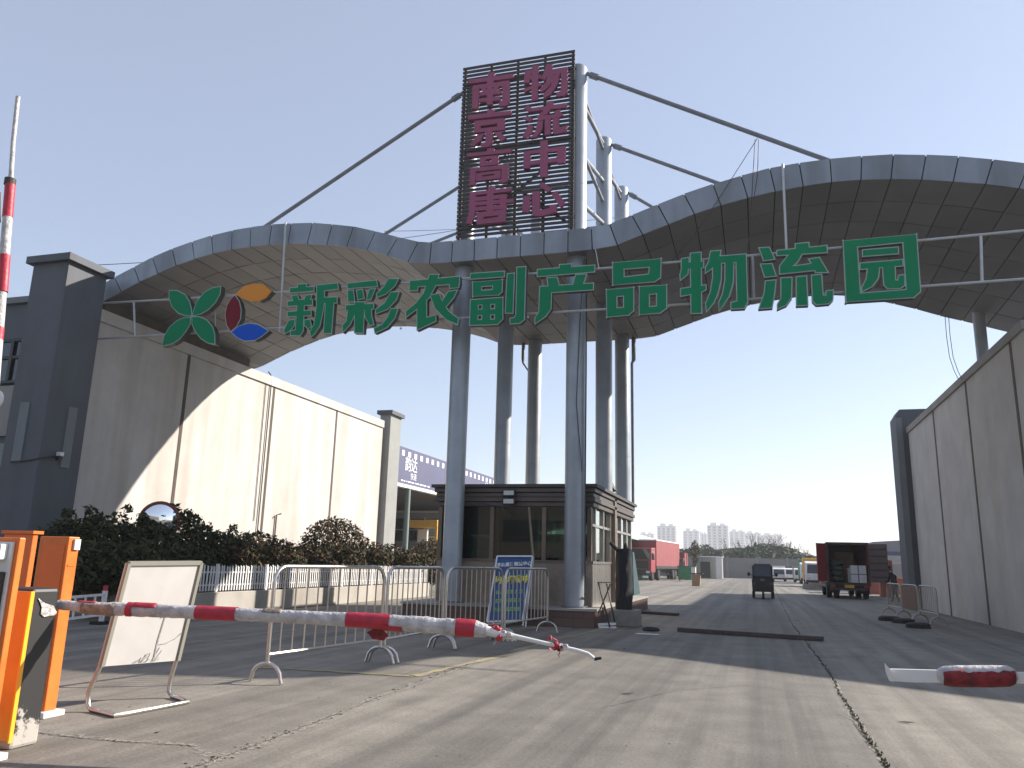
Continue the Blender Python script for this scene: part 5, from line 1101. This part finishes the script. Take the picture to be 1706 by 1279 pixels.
MB().prism([(rs0.x,62,2.35),(rs0.x,62,3.4),(rs0.x+16,62,4.6),(rs0.x+16,62,2.35)], (0,14,0)).build('roof', mat('shed_roof', (.28,.29,.33), .7, var=.1, vscale=1), rs); MB().box(rs0.x-.1,61.9,2.2,rs0.x+16,61.99,2.75).build('fascia', mat('shed_fascia', (.12,.14,.20), .6), rs)
for i in range(5): MB().box(rs0.x+.4+i*3.4,62.1,0,rs0.x+.6+i*3.4,62.3,2.35).build('post', M['navy'], rs)
# market shed with white roof at the far left, above the lorries
mk = thing('market_shed', 'market shed with white sloping roof and teal wall beyond the booth', 'building', (-18, 90, 0))
MB().prism([(-30,70,5.5),(-22,70,7.0),(-10.9,70,4.3),(-10.9,70,4.15),(-22,70,6.8),(-30,70,5.3)], (0,40,0)).build('roof', M['sheetw'], mk); MB().box(-33,73,0,-12.6,108,4.0).build('wall', M['teal'], mk); MB().box(-12.5,70.2,3.75,-10.9,110,4.14).build('gutter', mat('mint_gutter', (.35,.50,.46), .6), mk)

# perimeter wall, kiosks and parked vehicles at the far side
fw = thing('yard_wall', 'long grey yard wall across the far side of the yard', 'wall', (0, 118, 0))
fwm = mat('far_wall', (.25,.235,.225), .9, var=.15, vscale=.3); MB().box(-16,118,0,45,118.3,2.75).build('wall_panel', fwm, fw)
for i in range(16): MB().box(-16+i*4-.15,117.9,0,-16+i*4+.15,118,2.9).build('pier', M['greywall'], fw)
def cab_box(name, label, X, Y, a, b, h, mm_, grp, dark=True):
    t = thing(name, label, 'kiosk', (X,Y,0), grp); MB().box(X-a/2,Y,0,X+a/2,Y+b,h).build('body', mm_, t, bevel=.04); MB().box(X-a/2-.1,Y-.1,h,X+a/2+.1,Y+b+.1,h+.12).build('roof', M['sheetw'], t)
    if dark: MB().box(X-a*.32,Y-.03,.1,X+a*.05,Y-.004,h*.78).build('doorway', M['black'], t)
p = atZ(1192,961.5); cab_box('site_hut', 'pale site hut with a dark doorway before the yard wall', p.x, 104, 3.2, 2.5, 2.6, M['greywall'], None)
p = atZ(1172,961.5); cab_box('site_hut', 'small dark hut left of the pale site hut', p.x, 108, 1.8, 2, 2.4, M['slate'], None)
p = atZ(1209,961.5); tag(MB().box(p.x-.35,103,0,p.x+.35,103.2,2.7).build('gate_post', M['white']), 'narrow white upright gate post beside the pale site hut', 'post')
def van(name, label, X, Y, bodyc, h=2.3, L=4.6, grp='vehicles parked along the far right of the yard'):
    t = thing(name, label, 'truck', (X,Y,0), grp); w2 = 1.0
    MB().prism([(X-w2,Y,.4),(X-w2,Y,1.15),(X-w2,Y+.5,h*.92),(X-w2,Y+1.5,h),(X-w2,Y+1.6,.4)], (2*w2,0,0)).build('cab', M['white'], t, bevel=.05)
    MB().prism([(X-w2+.12,Y+.04,1.2),(X+w2-.12,Y+.04,1.2),(X+w2-.2,Y+.43,h*.86),(X-w2+.2,Y+.43,h*.86)], (0,-.03,.01)).build('windscreen', M['glassb'], t)
    MB().box(X-w2-.05,Y+1.7,.6,X+w2+.05,Y+L,h*1.12).build('cargo_box', bodyc, t, bevel=.03); MB().box(X-w2,Y-.05,.35,X+w2,Y,.62).build('bumper', M['black'], t)
    for s in (-1,1):
        for yw in (Y+.9,Y+L-.9): MB().wheel((X+s*.88,yw,.35),(1,0,0),.35,.22,12).build('wheel', M['rubber'], t)
        MB().box(X+s*.72-.14,Y-.07,.68,X+s*.72+.14,Y-.052,.84).build('headlight', mat('headlight',(.6,.6,.58)), t)
    return t
for i, (px, Y, c, lab) in enumerate(((1298,95,'sheetw','white boxed van, leftmost of the vehicles beyond the tricycle'), (1318,100,'navy','van with a navy box in the far row'), (1334,92,'greywall','grey boxed van in the far row near its middle'), (1350,85,'binG','van with a green box next to the red truck'), (1362,70,'yellow','van with a yellow box just behind the red truck'))):
    q = atY(px, 955, Y); tv = van('van', lab, q.x, Y, M[c]); k_ = .9 if Y < 90 else .66; tv.scale = (k_, k_, k_)
low_ = atZ(1368,982); tag(MB().box(low_.x-1.2,low_.y,0,low_.x+1.0,low_.y+.6,.35).box(low_.x-.8,low_.y+.05,.352,low_.x+.6,low_.y+.5,.45).build('pallet_stack', M['concrete']), 'low stack of grey pallets on the sunlit yard beside the box truck', 'pallets')
# yard clutter left of the wall
cl = thing('sapling', 'thin leafless sapling in front of the treeline', 'tree', (atY(1158,930,95).x,95,0))
sx_ = cl.location.x; MB().tube([(sx_,95,0),(sx_+.1,95,2.5),(sx_-.05,95,4.3)], [.12,.08,.03], 6).build('trunk', M['bark'], cl)
leaves([((sx_,95,3.0),.5,.5,1.3,1.0)], 350, .14, 31).build('crown', M['leafred'], cl)

# ------------------------------------------------------------------ far trees and towers
tm = []; r2 = random.Random(13)
for px in range(1125, 1385, 9):
    Y = r2.uniform(138, 172); ty = itp(px, [1120,1160,1180,1200,1240,1275,1310,1345,1385], [922,914,910,916,914,908,915,926,934])+r2.uniform(-4,5)
    p = atY(px, ty, Y); h = p.z/2; tm.append(((p.x,Y,h), r2.uniform(2.6,3.6), 3.0, h*1.02, 1.0))
for px in range(700, 1125, 40): p = atY(px, 925, 170); tm.append(((p.x,170,p.z/2),5,4,p.z/2,1.0))
for px in range(1385, 1600, 30): p = atY(px, 932, 170); tm.append(((p.x,170,p.z/2),5,4,p.z/2,1.0))
tl2 = leaves(tm, 750, .52, 17, .4, .5); to = tl2.build('treeline', M['leaffar']); tag(to, 'dark green belt of trees behind the far yard wall', 'trees', kind='stuff')
def bare_tree(base, h, seed):
    r = random.Random(seed); tr_b = MB(); cr_b = MB()
    def br(p, d, l, rad, lv):
        mid = p+d*l*.5+Vector((r.gauss(0,.05),r.gauss(0,.05),0))*l; e = p+d*l
        (tr_b if lv == 0 else cr_b).tube([p,mid,e], [rad,rad*.85,rad*.65], 5 if lv < 2 else 3, caps=False)
        if lv >= 4: return
        for k in range(3 if lv < 3 else 2):
            dd = (d+Vector((r.gauss(0,.45),r.gauss(0,.45),r.uniform(.05,.35)))).normalized(); br(p.lerp(e,r.uniform(.55,1)), dd, l*r.uniform(.55,.8), max(rad*.66,.035), lv+1)
    br(Vector(base), Vector((r.gauss(0,.05),0,1)).normalized(), h*.36, h*.014, 0); return tr_b, cr_b
kinds = ['slender bare tree, leftmost over the treeline', 'bare tree in front of the palest tower block', 'tall bare tree, highest over the treeline', 'bare tree with wide crown above the tricycle', 'thin bare tree right of the tower blocks', 'bare tree with sparse crown toward the truck', 'last bare tree just left of the red box truck', 'low bare tree between the taller ones']
for i, (px, ty) in enumerate(((1232,886),(1250,888),(1268,882),(1287,890),(1302,894),(1322,892),(1345,908),(1258,900))):
    Y = 185+i*4; p = atY(px, ty, Y); t = thing('bare_tree', kinds[i], 'tree', (p.x,Y,0), 'bare trees over the treeline'); a, b = bare_tree((p.x,Y,0), p.z*1.15, 40+i); a.build('trunk', M['bark'], t); b.build('crown', M['bark'], t)
towers = [(1064,1090,889,1300,'faint tower block half hidden above the market shed roof'), (1095,1126,876,950,'pale tower block, leftmost of the clear ones, above the red lorry'), (1138,1165,884,1050,'tower block second from left with staggered roof'), (1164,1178,889,1150,'narrow tower block behind the second one'), (1178,1213,875,900,'tallest pale tower block in the middle of the skyline'), (1215,1241,885,1050,'tower block right of the tallest one'), (1241,1268,888,1150,'tower block half veiled by bare trees'), (1267,1302,891,1150,'rightmost tower block behind the bare trees')]
for x0, x1, ty, Y, lab in towers:
    a, b = atY(x0, ty, Y), atY(x1, ty, Y); h = (a.z+b.z)/2; W = b.x-a.x; dp = 16
    t = thing('tower_block', lab, 'apartment block', ((a.x+b.x)/2, Y, 0), 'apartment towers on the horizon')
    MB().box(a.x, Y, 0, b.x, Y+dp, h).build('wall', M['apart'], t)
    ro = MB().box(a.x+W*.15, Y+2, h, a.x+W*.45, Y+10, h+3).box(a.x+W*.6, Y+2, h, a.x+W*.85, Y+10, h+2.2); ro.build('roof_house', M['apart2'], t)
    nb_ = max(3, int(W/5.2)); wn = MB(); fl_ = int(h/3)
    for k in range(nb_):
        u0 = a.x+W*(k+.18)/nb_; u1 = a.x+W*(k+.62)/nb_
        MB().box(a.x+W*(k+.68)/nb_, Y-1.2, 0, a.x+W*(k+.98)/nb_, Y-.05, h-1.5).build('balcony_stack', M['apart2'], t)
        for f_ in range(fl_): wn.box(u0, Y-.25, f_*3+.9, u1, Y-.02, f_*3+2.5)
    for f_ in range(fl_): 
        for q in (.25, .65): wn.box(b.x+.02, Y+dp*q, f_*3+.9, b.x+.25, Y+dp*(q+.12), f_*3+2.5)
    tag(wn.build('windows', M['awin'], t), kind='stuff')
# thin overhead wires across the sky
def sag(a, b, s): 
    return [Vector(a).lerp(Vector(b), i/12)+Vector((0,0,-s*4*(i/12)*(1-i/12))) for i in range(13)]
ow = MB().tube(sag(atY(120,443,19), atY(780,380,30), .25), .012, 4); tag(ow.build('overhead_wire', M['wirem']), 'thin overhead wire from the near pillar behind the canopy', 'wire')
ow = MB().tube(sag(atY(640,385,30), atY(1180,345,27), .2), .010, 4); tag(ow.build('overhead_wire', M['wirem']), 'thin overhead wire crossing behind the slatted sign', 'wire')

# ------------------------------------------------------------------ haze
hz = MB().box(-1400, -80, -1, 1400, 1400, 75).build('haze', mat('haze', (1,1,1)))
hm = bpy.data.materials.new('haze_air'); hm.use_nodes = True; ht = hm.node_tree; ht.nodes.clear()
ho = ht.nodes.new('ShaderNodeOutputMaterial'); hv = ht.nodes.new('ShaderNodeVolumePrincipled'); hv.inputs['Color'].default_value = (.86,.88,.92,1); hv.inputs['Density'].default_value = .00055; hv.inputs['Anisotropy'].default_value = .3
ht.links.new(hv.outputs[0], ho.inputs['Volume']); hz.data.materials.clear(); hz.data.materials.append(hm); tag(hz, kind='stuff')
